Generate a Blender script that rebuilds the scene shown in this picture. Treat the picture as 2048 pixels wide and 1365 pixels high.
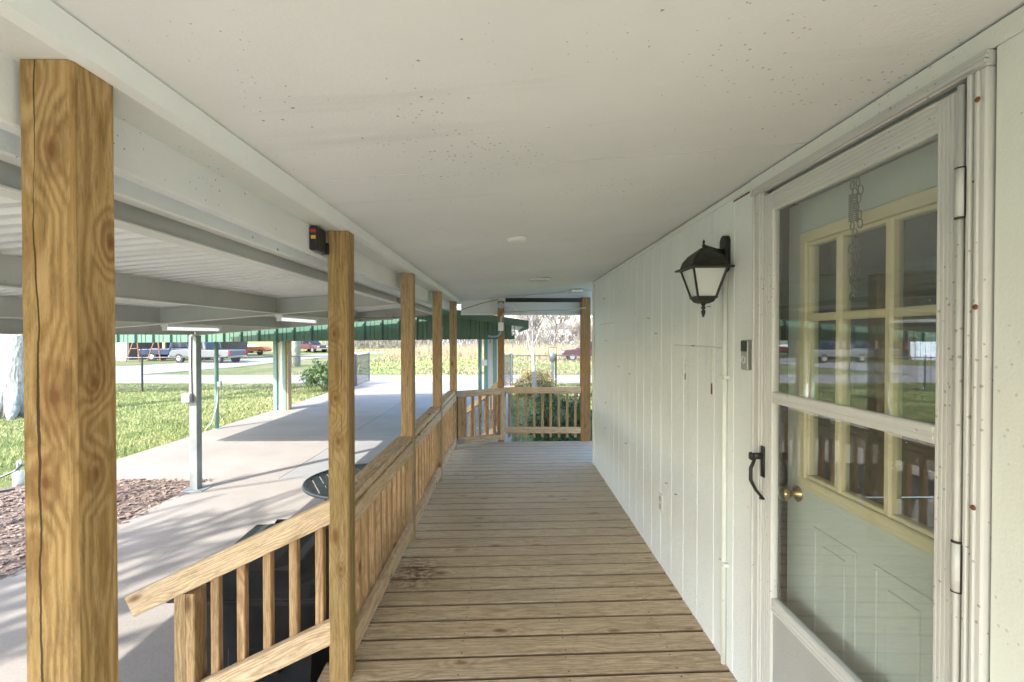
import bpy, bmesh, math, random
import numpy as np
from mathutils import Vector, Matrix
random.seed(7); rng = np.random.default_rng(7)
for o in list(bpy.data.objects): bpy.data.objects.remove(o)
S = bpy.context.scene; COL = S.collection
R = math.radians
# ------------------------------------------------------------------ camera
E = 2.05            # eye height above the concrete (deck is 0.53 above it)
F = 940.0           # focal length in photo pixels (photo is 2048 wide)
cd = bpy.data.cameras.new('camera'); cam = bpy.data.objects.new('camera', cd); COL.objects.link(cam)
cd.sensor_width = 36; cd.lens = F/2048*36; cd.clip_end = 2000; cd.clip_start = .02
cam.location = (0, 0, E); cam.rotation_euler = (R(90-.64), 0, R(-.37)); S.camera = cam
# ------------------------------------------------------------------ sky, sun, exposure
SUN_EL = 36.0; SUN_DIR = Vector((.62, .785, 0)).normalized()       # way the light travels over the ground
w = bpy.data.worlds.new('World'); S.world = w; w.use_nodes = True
nt = w.node_tree; bg = nt.nodes['Background']; sk = nt.nodes.new('ShaderNodeTexSky')
sk.sky_type = 'NISHITA'; sk.sun_disc = False; sk.sun_elevation = R(SUN_EL)
sk.sun_rotation = math.atan2(-SUN_DIR.x, -SUN_DIR.y); sk.dust_density = 1.5
nt.links.new(sk.outputs[0], bg.inputs[0]); bg.inputs[1].default_value = .15
sd = bpy.data.lights.new('sun', 'SUN'); so = bpy.data.objects.new('sun', sd); COL.objects.link(so)
sd.energy = 2.2; sd.angle = R(.53); sd.color = (1, .97, .92)
dirv = Vector((SUN_DIR.x*math.cos(R(SUN_EL)), SUN_DIR.y*math.cos(R(SUN_EL)), -math.sin(R(SUN_EL))))
so.rotation_euler = dirv.to_track_quat('-Z', 'Y').to_euler(); so.location = (-30, -40, 40)
vs = S.view_settings; vs.view_transform = 'Standard'; vs.look = 'None'; vs.gamma = 1; vs.exposure = 2.6
try:
    S.cycles.max_bounces = 9; S.cycles.diffuse_bounces = 5; S.cycles.transparent_max_bounces = 24
except Exception: pass

# ------------------------------------------------------------------ material helpers
class NT:
    def __init__(s, name):
        s.m = bpy.data.materials.new(name); s.m.use_nodes = True; s.t = s.m.node_tree
        s.b = s.t.nodes['Principled BSDF']; s.out = s.t.nodes['Material Output']
    def n(s, typ, **kw):
        x = s.t.nodes.new('ShaderNode'+typ)
        for k, v in kw.items(): setattr(x, k, v)
        return x
    def set(s, sock, v):
        if hasattr(v, 'is_output') or isinstance(v, bpy.types.NodeSocket): s.t.links.new(v, sock)
        elif isinstance(v, (tuple, list)) and len(v) == 3 and sock.type == 'RGBA': sock.default_value = (*v, 1)
        else: sock.default_value = v
    def math(s, op, a, b=None, c=None):
        x = s.n('Math', operation=op); s.set(x.inputs[0], a)
        if b is not None: s.set(x.inputs[1], b)
        if c is not None: s.set(x.inputs[2], c)
        return x.outputs[0]
    def mix(s, f, a, b, mode='MIX'):
        x = s.n('Mix', data_type='RGBA', blend_type=mode)
        s.set(x.inputs[0], f); s.set(x.inputs[6], a); s.set(x.inputs[7], b); return x.outputs[2]
    def ramp(s, f, *stops):
        x = s.n('ValToRGB'); e = x.color_ramp.elements
        while len(e) < len(stops): e.new(.5)
        for i, (p, c) in enumerate(stops):
            e[i].position = p; e[i].color = (c, c, c, 1) if isinstance(c, (int, float)) else (*c, 1)
        s.set(x.inputs[0], f); return x.outputs[0]
    def coords(s, kind='Object', scale=(1, 1, 1), rand=0.0):
        tc = s.n('TexCoord'); v = tc.outputs[kind]
        if rand:
            oi = s.n('ObjectInfo'); x = s.n('Vector' + 'Math', operation='ADD')
            m = s.math('MULTIPLY', oi.outputs['Random'], rand); c = s.n('CombineXYZ')
            for i in range(3): s.set(c.inputs[i], s.math('MULTIPLY', m, (1, 1.7, 2.3)[i]))
            s.set(x.inputs[0], v); s.set(x.inputs[1], c.outputs[0]); v = x.outputs[0]
        mp = s.n('Mapping'); mp.inputs['Scale'].default_value = scale; s.set(mp.inputs[0], v); return mp.outputs[0]
    def geo(s, scale=(1, 1, 1)):
        g = s.n('NewGeometry'); mp = s.n('Mapping'); mp.inputs['Scale'].default_value = scale
        s.set(mp.inputs[0], g.outputs['Position']); return mp.outputs[0]
    def noise(s, v, sc, det=4, rough=.55, dist=0):
        x = s.n('TexNoise'); s.set(x.inputs['Vector'], v); x.inputs['Scale'].default_value = sc
        x.inputs['Detail'].default_value = det; x.inputs['Roughness'].default_value = rough
        x.inputs['Distortion'].default_value = dist; return x.outputs[0]
    def voro(s, v, sc, feat='F1'):
        x = s.n('TexVoronoi', feature=feat); s.set(x.inputs['Vector'], v); x.inputs['Scale'].default_value = sc; return x.outputs['Distance']
    def bump(s, h, strength=.3, dist=.01):
        x = s.n('Bump'); x.inputs['Strength'].default_value = strength; x.inputs['Distance'].default_value = dist
        s.set(x.inputs['Height'], h); s.t.links.new(x.outputs[0], s.b.inputs['Normal'])
    def fin(s, col, rough=.6, metal=0, spec=None):
        s.set(s.b.inputs['Base Color'], col); s.set(s.b.inputs['Roughness'], rough); s.set(s.b.inputs['Metallic'], metal)
        if spec is not None: s.b.inputs['Specular IOR Level'].default_value = spec
        return s.m
M = {}
def plain(name, col, rough=.6, metal=0, var=.12, sc=6, bump=0):
    t = NT(name); v = t.geo(); n = t.noise(v, sc, 5)
    dk = tuple(c*(1-var*2) for c in col); lt = tuple(min(1, c*(1+var)) for c in col)
    c = t.ramp(n, (.3, dk), (.7, lt))
    if bump: t.bump(t.noise(v, sc*12, 3), bump, .003)
    M[name] = t.fin(c, rough, metal); return M[name]
def wood(name, light, dark, knot=(.16, .07, .025), crack=0, nails=False, green=0, grey=0, stain=False, ringf=190, knots=()):
    t = NT(name)
    v = t.coords('Object', rand=13.0); raw = t.coords('Object')
    sv = t.n('Mapping'); sv.inputs['Scale'].default_value = (.9, 3.2, 3.2); t.set(sv.inputs[0], v)
    lowx = t.n('Mapping'); lowx.inputs['Scale'].default_value = (1.6, 7, 7); t.set(lowx.inputs[0], v)
    d1 = t.noise(lowx.outputs[0], 1.0, 2, .5)
    sx = t.n('SeparateXYZ'); t.set(sx.inputs[0], raw)
    oi = t.n('ObjectInfo'); rnd = oi.outputs['Random']
    off = t.math('MULTIPLY_ADD', rnd, .10, .01)
    offz = t.math('MULTIPLY_ADD', t.math('FRACT', t.math('MULTIPLY', rnd, 17.3)), .09, -.05)
    yy = t.math('SUBTRACT', sx.outputs[1], offz); zz = t.math('ADD', sx.outputs[2], off)
    r = t.math('SQRT', t.math('ADD', t.math('MULTIPLY', yy, yy), t.math('MULTIPLY', zz, zz)))
    r = t.math('MULTIPLY_ADD', d1, .085, r)
    kv = t.n('Mapping'); kv.inputs['Scale'].default_value = (3.2, 8, 8); t.set(kv.inputs[0], v)
    kd = t.voro(kv.outputs[0], 1.0)
    r = t.math('ADD', r, t.math('MULTIPLY', t.ramp(kd, (.0, 1.0), (.38, 0.0)), .022))
    kk = None
    for (kx, ax, kp, ks) in knots:
        dx = t.math('MULTIPLY', t.math('SUBTRACT', sx.outputs[0], kx), .55); dp = t.math('SUBTRACT', sx.outputs[ax], kp)
        side = t.math('MULTIPLY', t.math('LESS_THAN', t.math('ABSOLUTE', sx.outputs[3-ax]), .043), 1.0)
        dd = t.math('ADD', t.math('MULTIPLY', t.math('SQRT', t.math('ADD', t.math('MULTIPLY', dx, dx), t.math('MULTIPLY', dp, dp))), 1/ks), t.math('MULTIPLY', t.math('SUBTRACT', t.noise(v, 60, 4, .7), .5), .008)); dd = t.math('ADD', dd, t.math('MULTIPLY', side, 1.0))
        kk = dd if kk is None else t.math('MINIMUM', kk, dd)
    if kk is not None: r = t.math('ADD', r, t.math('MULTIPLY', t.ramp(kk, (.0, 1.0), (.06, 0.0)), .03))
    ring = t.math('MULTIPLY_ADD', t.math('SINE', t.math('MULTIPLY', r, ringf*3.4)), .5, .5)
    fb = t.n('Mapping'); fb.inputs['Scale'].default_value = (4, 190, 190); t.set(fb.inputs[0], v)
    fib = t.noise(fb.outputs[0], 1.0, 4, .6)
    k = t.math('ADD', t.math('MULTIPLY', ring, .55), t.math('MULTIPLY', fib, .6))
    c = t.ramp(k, (.18, light), (.62, tuple((a+b)/2 for a, b in zip(light, dark))), (.95, dark))
    big = t.noise(sv.outputs[0], 1.3, 3)
    c = t.mix(t.ramp(big, (.4, 0.0), (.75, .45)), c, tuple(x*.62 for x in dark))
    if green: c = t.mix(t.ramp(t.noise(sv.outputs[0], .8, 2), (.42, 0.0), (.66, green)), c, (.18, .19, .08))
    if grey: c = t.mix(t.ramp(t.noise(t.geo((1, 1, 1)), 1.7, 4), (.3, 0.0), (.75, grey)), c, (.42, .39, .36))
    c = t.mix(t.math('MULTIPLY', rnd, .35), c, tuple(x*.72 for x in light))
    c = t.mix(t.ramp(kd, (.06, .95), (.12, .5), (.15, .15), (.24, 0.0)), c, knot)
    if kk is not None: c = t.mix(t.ramp(kk, (.004, .95), (.009, .55), (.016, .25), (.024, .45), (.032, 0.0)), c, knot)
    mo = t.n('Mapping'); mo.inputs['Scale'].default_value = (9, 60, 60); t.set(mo.inputs[0], v); mot = t.noise(mo.outputs[0], 1, 7, .8); c = t.mix(t.ramp(mot, (.36, .6), (.54, 0.0)), c, tuple(x*.42 for x in dark))
    stv = t.n('Mapping'); stv.inputs['Scale'].default_value = (.9, 44, 44); t.set(stv.inputs[0], v); c = t.mix(t.ramp(t.noise(stv.outputs[0], 1, 5, .7), (.52, 0.0), (.72, .55)), c, tuple(x*.55 for x in dark))
    h = t.math('ADD', t.math('MULTIPLY', ring, -.35), t.math('MULTIPLY', fib, .6))
    if crack:
        cv = t.n('Mapping'); cv.inputs['Scale'].default_value = (2.2, .4, .4); t.set(cv.inputs[0], v)
        wob = t.math('MULTIPLY', t.math('SUBTRACT', t.noise(cv.outputs[0], 1.1, 7, .6), .5), .035)
        ln = t.math('ABSOLUTE', t.math('SUBTRACT', t.math('SUBTRACT', sx.outputs[1], wob), t.math('MULTIPLY_ADD', rnd, .03, -.015)))
        ln2 = t.math('ABSOLUTE', t.math('SUBTRACT', t.math('ADD', sx.outputs[2], wob), t.math('MULTIPLY_ADD', rnd, .04, -.02)))
        sel = t.math('GREATER_THAN', t.math('FRACT', t.math('MULTIPLY', rnd, 7.7)), .5); ln = t.math('ADD', ln, t.ramp(t.noise(cv.outputs[0], 1.9, 2), (.42, 0.0), (.5, .01))); ln = t.math('MINIMUM', ln, ln2)
        wdt = t.math('MULTIPLY', t.ramp(t.noise(cv.outputs[0], .9, 2), (.36, .0), (.7, 1.0)), .0021*crack)
        ck = t.math('LESS_THAN', ln, wdt)
        c = t.mix(t.math('MULTIPLY', ck, .9), c, (.035, .02, .01)); h = t.math('SUBTRACT', h, t.math('MULTIPLY', ck, 2.5))
    if nails:
        fx = t.math('SUBTRACT', t.math('FRACT', t.math('MULTIPLY', t.math('ADD', sx.outputs[0], 5.07), 1/.5)), .5)
        dx = t.math('MULTIPLY', fx, .5); dy = t.math('SUBTRACT', t.math('ABSOLUTE', sx.outputs[1]), .045)
        dd = t.math('SQRT', t.math('ADD', t.math('MULTIPLY', dx, dx), t.math('MULTIPLY', dy, dy)))
        nl = t.math('LESS_THAN', dd, .0042); c = t.mix(t.math('MULTIPLY', nl, .85), c, (.05, .035, .03))
    if nails:
        ed = t.ramp(t.math('ADD', t.math('ABSOLUTE', sx.outputs[1]), t.math('MULTIPLY', t.math('SUBTRACT', t.noise(t.geo((6, 40, 1)), 2, 3), .5), .006)), (.0600, 0.0), (.0665, .85)); c = t.mix(ed, c, (.10, .062, .034))
        sp = t.ramp(t.noise(t.geo((5, 16, 1)), 2.2, 6, .7), (.60, 0.0), (.70, .55)); c = t.mix(sp, c, (.26, .16, .085))
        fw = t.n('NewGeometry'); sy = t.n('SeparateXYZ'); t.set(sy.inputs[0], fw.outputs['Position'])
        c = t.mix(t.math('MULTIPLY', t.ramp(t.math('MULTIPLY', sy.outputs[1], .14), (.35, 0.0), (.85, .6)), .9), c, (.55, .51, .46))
    if stain:
        g = t.n('NewGeometry'); vm = t.n('VectorMath', operation='SUBTRACT'); t.set(vm.inputs[0], g.outputs['Position'])
        vm.inputs[1].default_value = (-.60, 3.0, .53); mp = t.n('Mapping'); mp.inputs['Scale'].default_value = (4.6, 3.4, .1)
        t.set(mp.inputs[0], vm.outputs[0]); ln = t.n('VectorMath', operation='LENGTH'); t.set(ln.inputs[0], mp.outputs[0])
        mask = t.math('MULTIPLY', t.ramp(ln.outputs['Value'], (.25, 1.0), (1.0, 0.0)), t.ramp(t.noise(t.geo((14, 30, 1)), 1.5, 5, .7), (.45, 0.0), (.54, 1.0)))
        c = t.mix(t.math('MULTIPLY', mask, .9), c, (.13, .055, .02))
    t.bump(h, .35, .004)
    M[name] = t.fin(c, .72, 0, .25)
def paint(name, col, specks=.5, dirt=.25, rough=.5, bmp=.25, rust=0, streak=None):
    t = NT(name); v = t.geo()
    big = t.noise(v, 1.6, 5, .6)
    c = t.ramp(big, (.25, tuple(x*(1-dirt*.35) for x in col)), (.7, col))
    vd = t.math('ADD', t.voro(v, 16), t.math('MULTIPLY', t.math('SUBTRACT', t.noise(v, 140, 4, .7), .5), .16)); sel = t.noise(v, 3.1, 2)
    sp = t.math('MULTIPLY', t.math('LESS_THAN', vd, t.math('MULTIPLY', t.math('POWER', sel, 1.8), .14)), specks)
    c = t.mix(sp, c, (.16, .13, .09))
    vd2 = t.math('ADD', t.voro(v, 47), t.math('MULTIPLY', t.math('SUBTRACT', t.noise(v, 260, 3, .7), .5), .2)); sp2 = t.math('MULTIPLY', t.math('LESS_THAN', vd2, t.math('MULTIPLY', t.ramp(t.noise(v, 2.3, 3), (.44, 0.0), (.66, 1.0)), .19)), specks*.8)
    c = t.mix(sp2, c, (.25, .22, .17))
    if streak:
        st = t.noise(t.geo(streak), 1, 4, .65); c = t.mix(t.ramp(st, (.60, 0.0), (.78, .32)), c, tuple(x*.55 for x in col))
    if rust:
        ru = t.math('MULTIPLY', t.ramp(t.noise(v, 9, 5, .7), (.69, 0.0), (.74, 1.0)), rust); c = t.mix(ru, c, (.28, .12, .04))
    fine = t.noise(v, 120, 3, .6); t.bump(t.math('ADD', fine, t.noise(v, 25, 3)), bmp, .003)
    M[name] = t.fin(c, rough, 0, .4)
wood('deck_wood', (.80, .64, .43), (.50, .345, .185), nails=True, grey=.3, stain=True)
wood('rail_wood', (.82, .66, .46), (.54, .36, .20), grey=.15)
wood('bal_wood', (.64, .45, .26), (.38, .22, .10))
wood('post_wood', (.50, .335, .15), (.27, .155, .05), crack=1.4, green=.35, knots=((.54, 1, -.015, .8), (.26, 1, -.012, .8), (.07, 1, .0, .9), (-.49, 1, .01, .7)))
wood('post_wood_knotty', (.50, .335, .15), (.27, .155, .05), crack=1.4, green=.25, knots=((.99, 2, .012, 1), (.58, 2, .012, 1.25), (.437, 2, -.004, .95), (.60, 1, .005, .7), (.44, 1, .004, .7), (.85, 1, -.03, .7)))
wood('post_wood_pale', (.58, .42, .245), (.33, .21, .095), crack=1.1, green=.12)
wood('post_wood_red', (.48, .28, .12), (.32, .17, .065), crack=.7)
paint('ceiling_paint', (.74, .765, .765), .75, .3, .55, .3, streak=(.5, 6, 1))
paint('trim_paint', (.75, .785, .775), .8, .3, .5, .35, rust=.25)
paint('beam_paint', (.72, .75, .735), 1.0, .4, .5, .4, rust=.15)
paint('siding_paint', (.81, .855, .86), .45, .25, .42, .6, streak=(9, 9, .7))
paint('casing_paint', (.78, .82, .78), .4, .3, .45, .3, rust=.2)
paint('steel_paint', (.50, .52, .50), .6, .6, .4, .15, streak=(14, 14, .4))
paint('flange_paint', (.68, .68, .66), .4, .4, .45, .15)
paint('galv', (.80, .80, .79), .2, .55, .38, .3, streak=(.4, 12, 1))
paint('green_metal', (.085, .175, .125), .25, .5, .38, .1, streak=(10, 10, .5))
paint('green_light', (.17, .30, .26), .3, .5, .4, .1)
paint('white_metal', (.74, .75, .74), .3, .3, .4, .1)
paint('alum', (.62, .63, .62), .9, .5, .38, .15, rust=.12)
paint('alum_kick', (.42, .43, .43), .3, .4, .5, .5)
paint('door_green', (.60, .655, .64), .15, .2, .4, .12)
paint('cream', (.74, .67, .46), .15, .25, .45, .15)
plain('black_metal', (.025, .025, .022), .45, .2, .3, 20, .3)
plain('black_plastic', (.018, .020, .024), .38, 0, .25, 9, .2)
plain('table_metal', (.10, .115, .125), .45, .3, .15, 9)
plain('dark_shade', (.025, .02, .016), .6)
plain('brass', (.55, .42, .2), .25, 1, .1)
plain('silver', (.45, .45, .46), .3, .9, .1)
plain('chain_steel', (.17, .17, .155), .45, .5, .2)
plain('post_steel', (.20, .22, .22), .5, .2, .15, 4)
plain('fence_wire', (.10, .105, .11), .5, .5, .1)
plain('white_plastic', (.78, .78, .76), .4, 0, .05)
plain('grey_plastic', (.45, .47, .48), .5, 0, .1)
plain('blue_pipe', (.25, .45, .58), .45, 0, .1)
plain('copper_wire', (.25, .12, .06), .5, 0, .1)
plain('yellow_sticker', (.75, .55, .08), .5); plain('red_sticker', (.5, .03, .03), .5)
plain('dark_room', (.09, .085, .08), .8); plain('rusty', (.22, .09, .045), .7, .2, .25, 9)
plain('brick_red', (.42, .19, .12), .85, 0, .3, 14, .4)
plain('rubber', (.02, .02, .02), .8); plain('car_glass', (.02, .025, .03), .08)
plain('shed_metal', (.50, .58, .68), .45, .2, .1, 3); plain('shed_white', (.75, .77, .8), .5, 0, .06, 3)
plain('roof_dark', (.2, .2, .21), .6)
plain('soil', (.08, .06, .045), .9)
def bark(name, a, b, sc=1.0):
    t = NT(name); v = t.geo((sc*5, sc*5, sc*1.6)); n = t.noise(v, 2.2, 7, .7, .6); vz = t.voro(v, 3.0)
    t.bump(t.math('ADD', n, vz), .8, .03); M[name] = t.fin(t.ramp(n, (.3, a), (.62, b)), .85)
bark('bark_white', (.13, .13, .115), (.38, .40, .37)); bark('bark_pale', (.17, .14, .12), (.34, .31, .28), 3)
bark('bark_grey', (.10, .082, .07), (.23, .20, .175), 1)
def leaf(name, a, b):
    t = NT(name); n = t.noise(t.geo(), 9, 3); t.fin(t.ramp(n, (.3, a), (.7, b)), .5)
    t.b.inputs['Subsurface Weight'].default_value = 0; M[name] = t.m
leaf('leaf_dark', (.025, .075, .02), (.075, .17, .05)); leaf('leaf_olive', (.10, .14, .04), (.26, .27, .09)); leaf('leaf_mid', (.06, .11, .03), (.15, .21, .07))
leaf('leaf_red', (.25, .10, .05), (.40, .20, .10))
def concrete(name, a, b):
    t = NT(name); v = t.geo(); n = t.noise(v, .7, 8, .65); f = t.noise(v, 60, 4, .7)
    c = t.ramp(n, (.3, a), (.7, b)); c = t.mix(t.ramp(f, (.35, .25), (.6, 0.0)), c, tuple(x*.6 for x in a))
    st = t.ramp(t.noise(v, 2.6, 6, .7), (.62, 0.0), (.75, .3)); c = t.mix(st, c, tuple(x*.6 for x in a))
    ck = t.voro(t.n('Mapping').outputs[0], 1) if False else None
    t.bump(f, .35, .004); M[name] = t.fin(c, .85)
concrete('concrete', (.21, .185, .16), (.285, .255, .225)); concrete('concrete_grey', (.185, .18, .172), (.25, .245, .235)); concrete('road_mat', (.25, .235, .22), (.32, .30, .285))
t = NT('ground_mat'); v = t.geo(); n1 = t.noise(v, .16, 6, .62); n2 = t.noise(v, 1.1, 5, .65); n3 = t.noise(v, 40, 3, .7)
c = t.ramp(n2, (.3, (.10, .14, .045)), (.5, (.16, .20, .07)), (.7, (.27, .26, .12)))
c = t.mix(t.ramp(n1, (.45, 0.0), (.62, .8)), c, (.34, .29, .17)); c = t.mix(t.ramp(n3, (.3, .5), (.6, 0.0)), c, (.04, .06, .015))
t.bump(n3, .8, .04); M['ground_mat'] = t.fin(c, .95, 0, .1)
t = NT('grass_mat'); n2 = t.noise(t.geo(), 1.1, 5, .65); oi = t.noise(t.geo(), 30, 2)
c = t.ramp(n2, (.3, (.12, .165, .055)), (.5, (.20, .245, .085)), (.68, (.33, .31, .15))); c = t.mix(t.ramp(oi, (.4, 0.0), (.7, .6)), c, (.34, .34, .16))
M['grass_mat'] = t.fin(c, .7, 0, .2)
t = NT('dry_mat'); n2 = t.noise(t.geo(), 2, 4); M['dry_mat'] = t.fin(t.ramp(n2, (.3, (.20, .155, .09)), (.7, (.33, .28, .18))), .9)
t = NT('mulch_mat'); n = t.noise(t.geo(), 28, 6, .75); M['mulch_mat'] = t.fin(t.ramp(n, (.3, (.06, .042, .032)), (.5, (.17, .12, .095)), (.7, (.30, .25, .20))), .95); t.bump(n, .9, .03)
t = NT('chip_mat'); oi = t.noise(t.geo(), 45, 2); M['chip_mat'] = t.fin(t.ramp(oi, (.3, (.07, .046, .034)), (.5, (.19, .125, .095)), (.7, (.36, .30, .25))), .9)
def glassmat(name, tint=(1, 1, 1), base=.045, dirt=True):
    t = NT(name); t.t.nodes.remove(t.b)
    lw = t.n('LayerWeight'); lw.inputs[0].default_value = .5
    r = t.math('MULTIPLY_ADD', t.math('POWER', lw.outputs['Facing'], 5.0), 1-base, base)
    tr = t.n('BsdfTransparent'); tr.inputs[0].default_value = (*tint, 1)
    gl = t.n('BsdfGlossy'); gl.inputs['Roughness'].default_value = .004; gl.inputs[0].default_value = (1, 1, 1, 1)
    mx = t.n('MixShader'); t.set(mx.inputs[0], r); t.t.links.new(tr.outputs[0], mx.inputs[1]); t.t.links.new(gl.outputs[0], mx.inputs[2])
    last = mx.outputs[0]
    if dirt:
        df = t.n('BsdfDiffuse'); df.inputs[0].default_value = (.75, .75, .72, 1)
        vd = t.voro(t.geo(), 26); sp = t.math('LESS_THAN', vd, t.math('MULTIPLY', t.noise(t.geo(), 7, 2), .085))
        film = t.math('MAXIMUM', t.math('MULTIPLY', sp, .6), t.math('MULTIPLY', t.noise(t.geo((1, 1, 1)), 3, 4), .03))
        m2 = t.n('MixShader'); t.set(m2.inputs[0], film); t.t.links.new(last, m2.inputs[1]); t.t.links.new(df.outputs[0], m2.inputs[2]); last = m2.outputs[0]
    t.t.links.new(last, t.out.inputs[0]); M[name] = t.m
glassmat('glass', (.95, .97, .96), .095); glassmat('glass_clean', (.9, .93, .92), .07, False)
t = NT('frost'); t.fin((.78, .82, .80), .35); t.b.inputs['Transmission Weight'].default_value = .25; M['frost'] = t.m
t = NT('tube_glow'); t.fin((.85, .88, .9), .4); t.b.inputs['Emission Color'].default_value = (.9, .96, 1, 1); t.b.inputs['Emission Strength'].default_value = .12; M['tube_glow'] = t.m

# ------------------------------------------------------------------ geometry helpers
class MB:
    def __init__(s): s.v = []; s.f = []
    def add(s, vs_, fs_):
        k = len(s.v); s.v += [tuple(p) for p in vs_]; s.f += [tuple(i+k for i in f) for f in fs_]; return s
    def box(s, x0, x1, y0, y1, z0, z1):
        return s.add([(x, y, z) for x in (x0, x1) for y in (y0, y1) for z in (z0, z1)],
                     [(0, 1, 3, 2), (4, 6, 7, 5), (0, 4, 5, 1), (2, 3, 7, 6), (0, 2, 6, 4), (1, 5, 7, 3)])
    def cbox(s, x0, x1, y0, y1, z0, z1, c=.004):            # chamfered box (all edges)
        pts = []; bm = bmesh.new(); bmesh.ops.create_cube(bm, size=1)
        for q in bm.verts: q.co = ((x0+x1)/2+q.co.x*(x1-x0), (y0+y1)/2+q.co.y*(y1-y0), (z0+z1)/2+q.co.z*(z1-z0))
        bmesh.ops.bevel(bm, geom=bm.edges[:], offset=c, segments=1, affect='EDGES'); bm.verts.index_update()
        s.add([q.co[:] for q in bm.verts], [[q.index for q in f.verts] for f in bm.faces]); bm.free(); return s
    def tube(s, pts, r, n=8, cap=True, closed=False):
        pts = [Vector(p) for p in pts]; k = len(pts); rs = r if isinstance(r, (list, tuple)) else [r]*k
        rings = []; prev = None
        for i, p in enumerate(pts):
            a = pts[(i-1) % k] if (i or closed) else p; b = pts[(i+1) % k] if (i < k-1 or closed) else p
            d = (b-a); d = d.normalized() if d.length > 1e-9 else Vector((0, 0, 1))
            if prev is None:
                u = d.cross(Vector((0, 0, 1))); u = u if u.length > .05 else d.cross(Vector((1, 0, 0)))
            else: u = prev - d*prev.dot(d)
            if u.length < 1e-6: u = d.cross(Vector((0, 1, 0)))
            u.normalize(); prev = u; q = d.cross(u)
            rings.append([p+(u*math.cos(2*math.pi*j/n)+q*math.sin(2*math.pi*j/n))*rs[i] for j in range(n)])
        vs_ = [p for g in rings for p in g]; fs_ = []
        for i in range(k if closed else k-1):
            for j in range(n):
                i2 = (i+1) % k; fs_.append((i*n+j, i*n+(j+1) % n, i2*n+(j+1) % n, i2*n+j))
        if cap and not closed: fs_ += [tuple(range(n))[::-1], tuple((k-1)*n+j for j in range(n))]
        return s.add(vs_, fs_)
    def lathe(s, prof, c=(0, 0, 0), n=20, sx=1, sy=1):
        vs_ = [(c[0]+r*math.cos(2*math.pi*j/n)*sx, c[1]+r*math.sin(2*math.pi*j/n)*sy, c[2]+z) for r, z in prof for j in range(n)]
        fs_ = [(i*n+j, i*n+(j+1) % n, (i+1)*n+(j+1) % n, (i+1)*n+j) for i in range(len(prof)-1) for j in range(n)]
        return s.add(vs_, fs_+[tuple(range(n))[::-1], tuple((len(prof)-1)*n+j for j in range(n))])
    def frust(s, c, secs):                                    # stacked rectangles: (z, halfx, halfy)
        vs_ = [(c[0]+a*hx, c[1]+b*hy, c[2]+z) for z, hx, hy in secs for a, b in ((-1, -1), (1, -1), (1, 1), (-1, 1))]
        k = len(secs); fs_ = [(i*4+j, i*4+(j+1) % 4, (i+1)*4+(j+1) % 4, (i+1)*4+j) for i in range(k-1) for j in range(4)]
        return s.add(vs_, fs_+[(3, 2, 1, 0), tuple(4*(k-1)+j for j in range(4))])
    def prism(s, poly, y0, y1, fn=lambda a, b, y: (a, y, b)):  # polygon (a,b) extruded
        k = len(poly); vs_ = [fn(a, b, y0) for a, b in poly]+[fn(a, b, y1) for a, b in poly]
        return s.add(vs_, [(i, (i+1) % k, k+(i+1) % k, k+i) for i in range(k)]+[tuple(range(k))[::-1], tuple(range(k, 2*k))])
    def build(s, name, mat, parent=None, smooth=False, loc=None):
        me = bpy.data.meshes.new(name); me.from_pydata(s.v, [], s.f); me.update()
        bm = bmesh.new(); bm.from_mesh(me); bmesh.ops.recalc_face_normals(bm, faces=bm.faces[:]); bm.to_mesh(me); bm.free()
        return link(name, me, mat, parent, smooth, loc)
def link(name, me, mat, parent=None, smooth=False, loc=None):
    if mat is not None and not me.materials: me.materials.append(M[mat] if isinstance(mat, str) else mat)
    if smooth: me.polygons.foreach_set('use_smooth', [True]*len(me.polygons))
    o = bpy.data.objects.new(name, me); COL.objects.link(o)
    if loc: o.location = loc
    par(o, parent); return o
def par(o, parent):
    if parent is not None:
        o.parent = parent; p = parent; off = Vector((0, 0, 0))
        while p is not None: off += p.location if p.type == 'EMPTY' else Vector((0, 0, 0)); p = p.parent
        o.matrix_parent_inverse = Matrix.Translation(-off) if parent.type == 'EMPTY' else parent_inv(parent)
def parent_inv(p):
    return world(p).inverted()
def world(o):
    m = Matrix.LocRotScale(o.location, o.rotation_euler, o.scale)
    return m if o.parent is None else world(o.parent) @ o.matrix_parent_inverse @ m
def tag(o, label, cat, group=None, kind=None):
    if label: o['label'] = label
    if cat: o['category'] = cat
    if group: o['group'] = group
    if kind: o['kind'] = kind
    return o
def thing(name, label, cat, loc=(0, 0, 0), group=None):
    o = bpy.data.objects.new(name, None); COL.objects.link(o); o.location = loc; o.empty_display_size = .1
    return tag(o, label, cat, group)
def structure(o): o['kind'] = 'structure'; return o
_bc = {}
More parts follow.
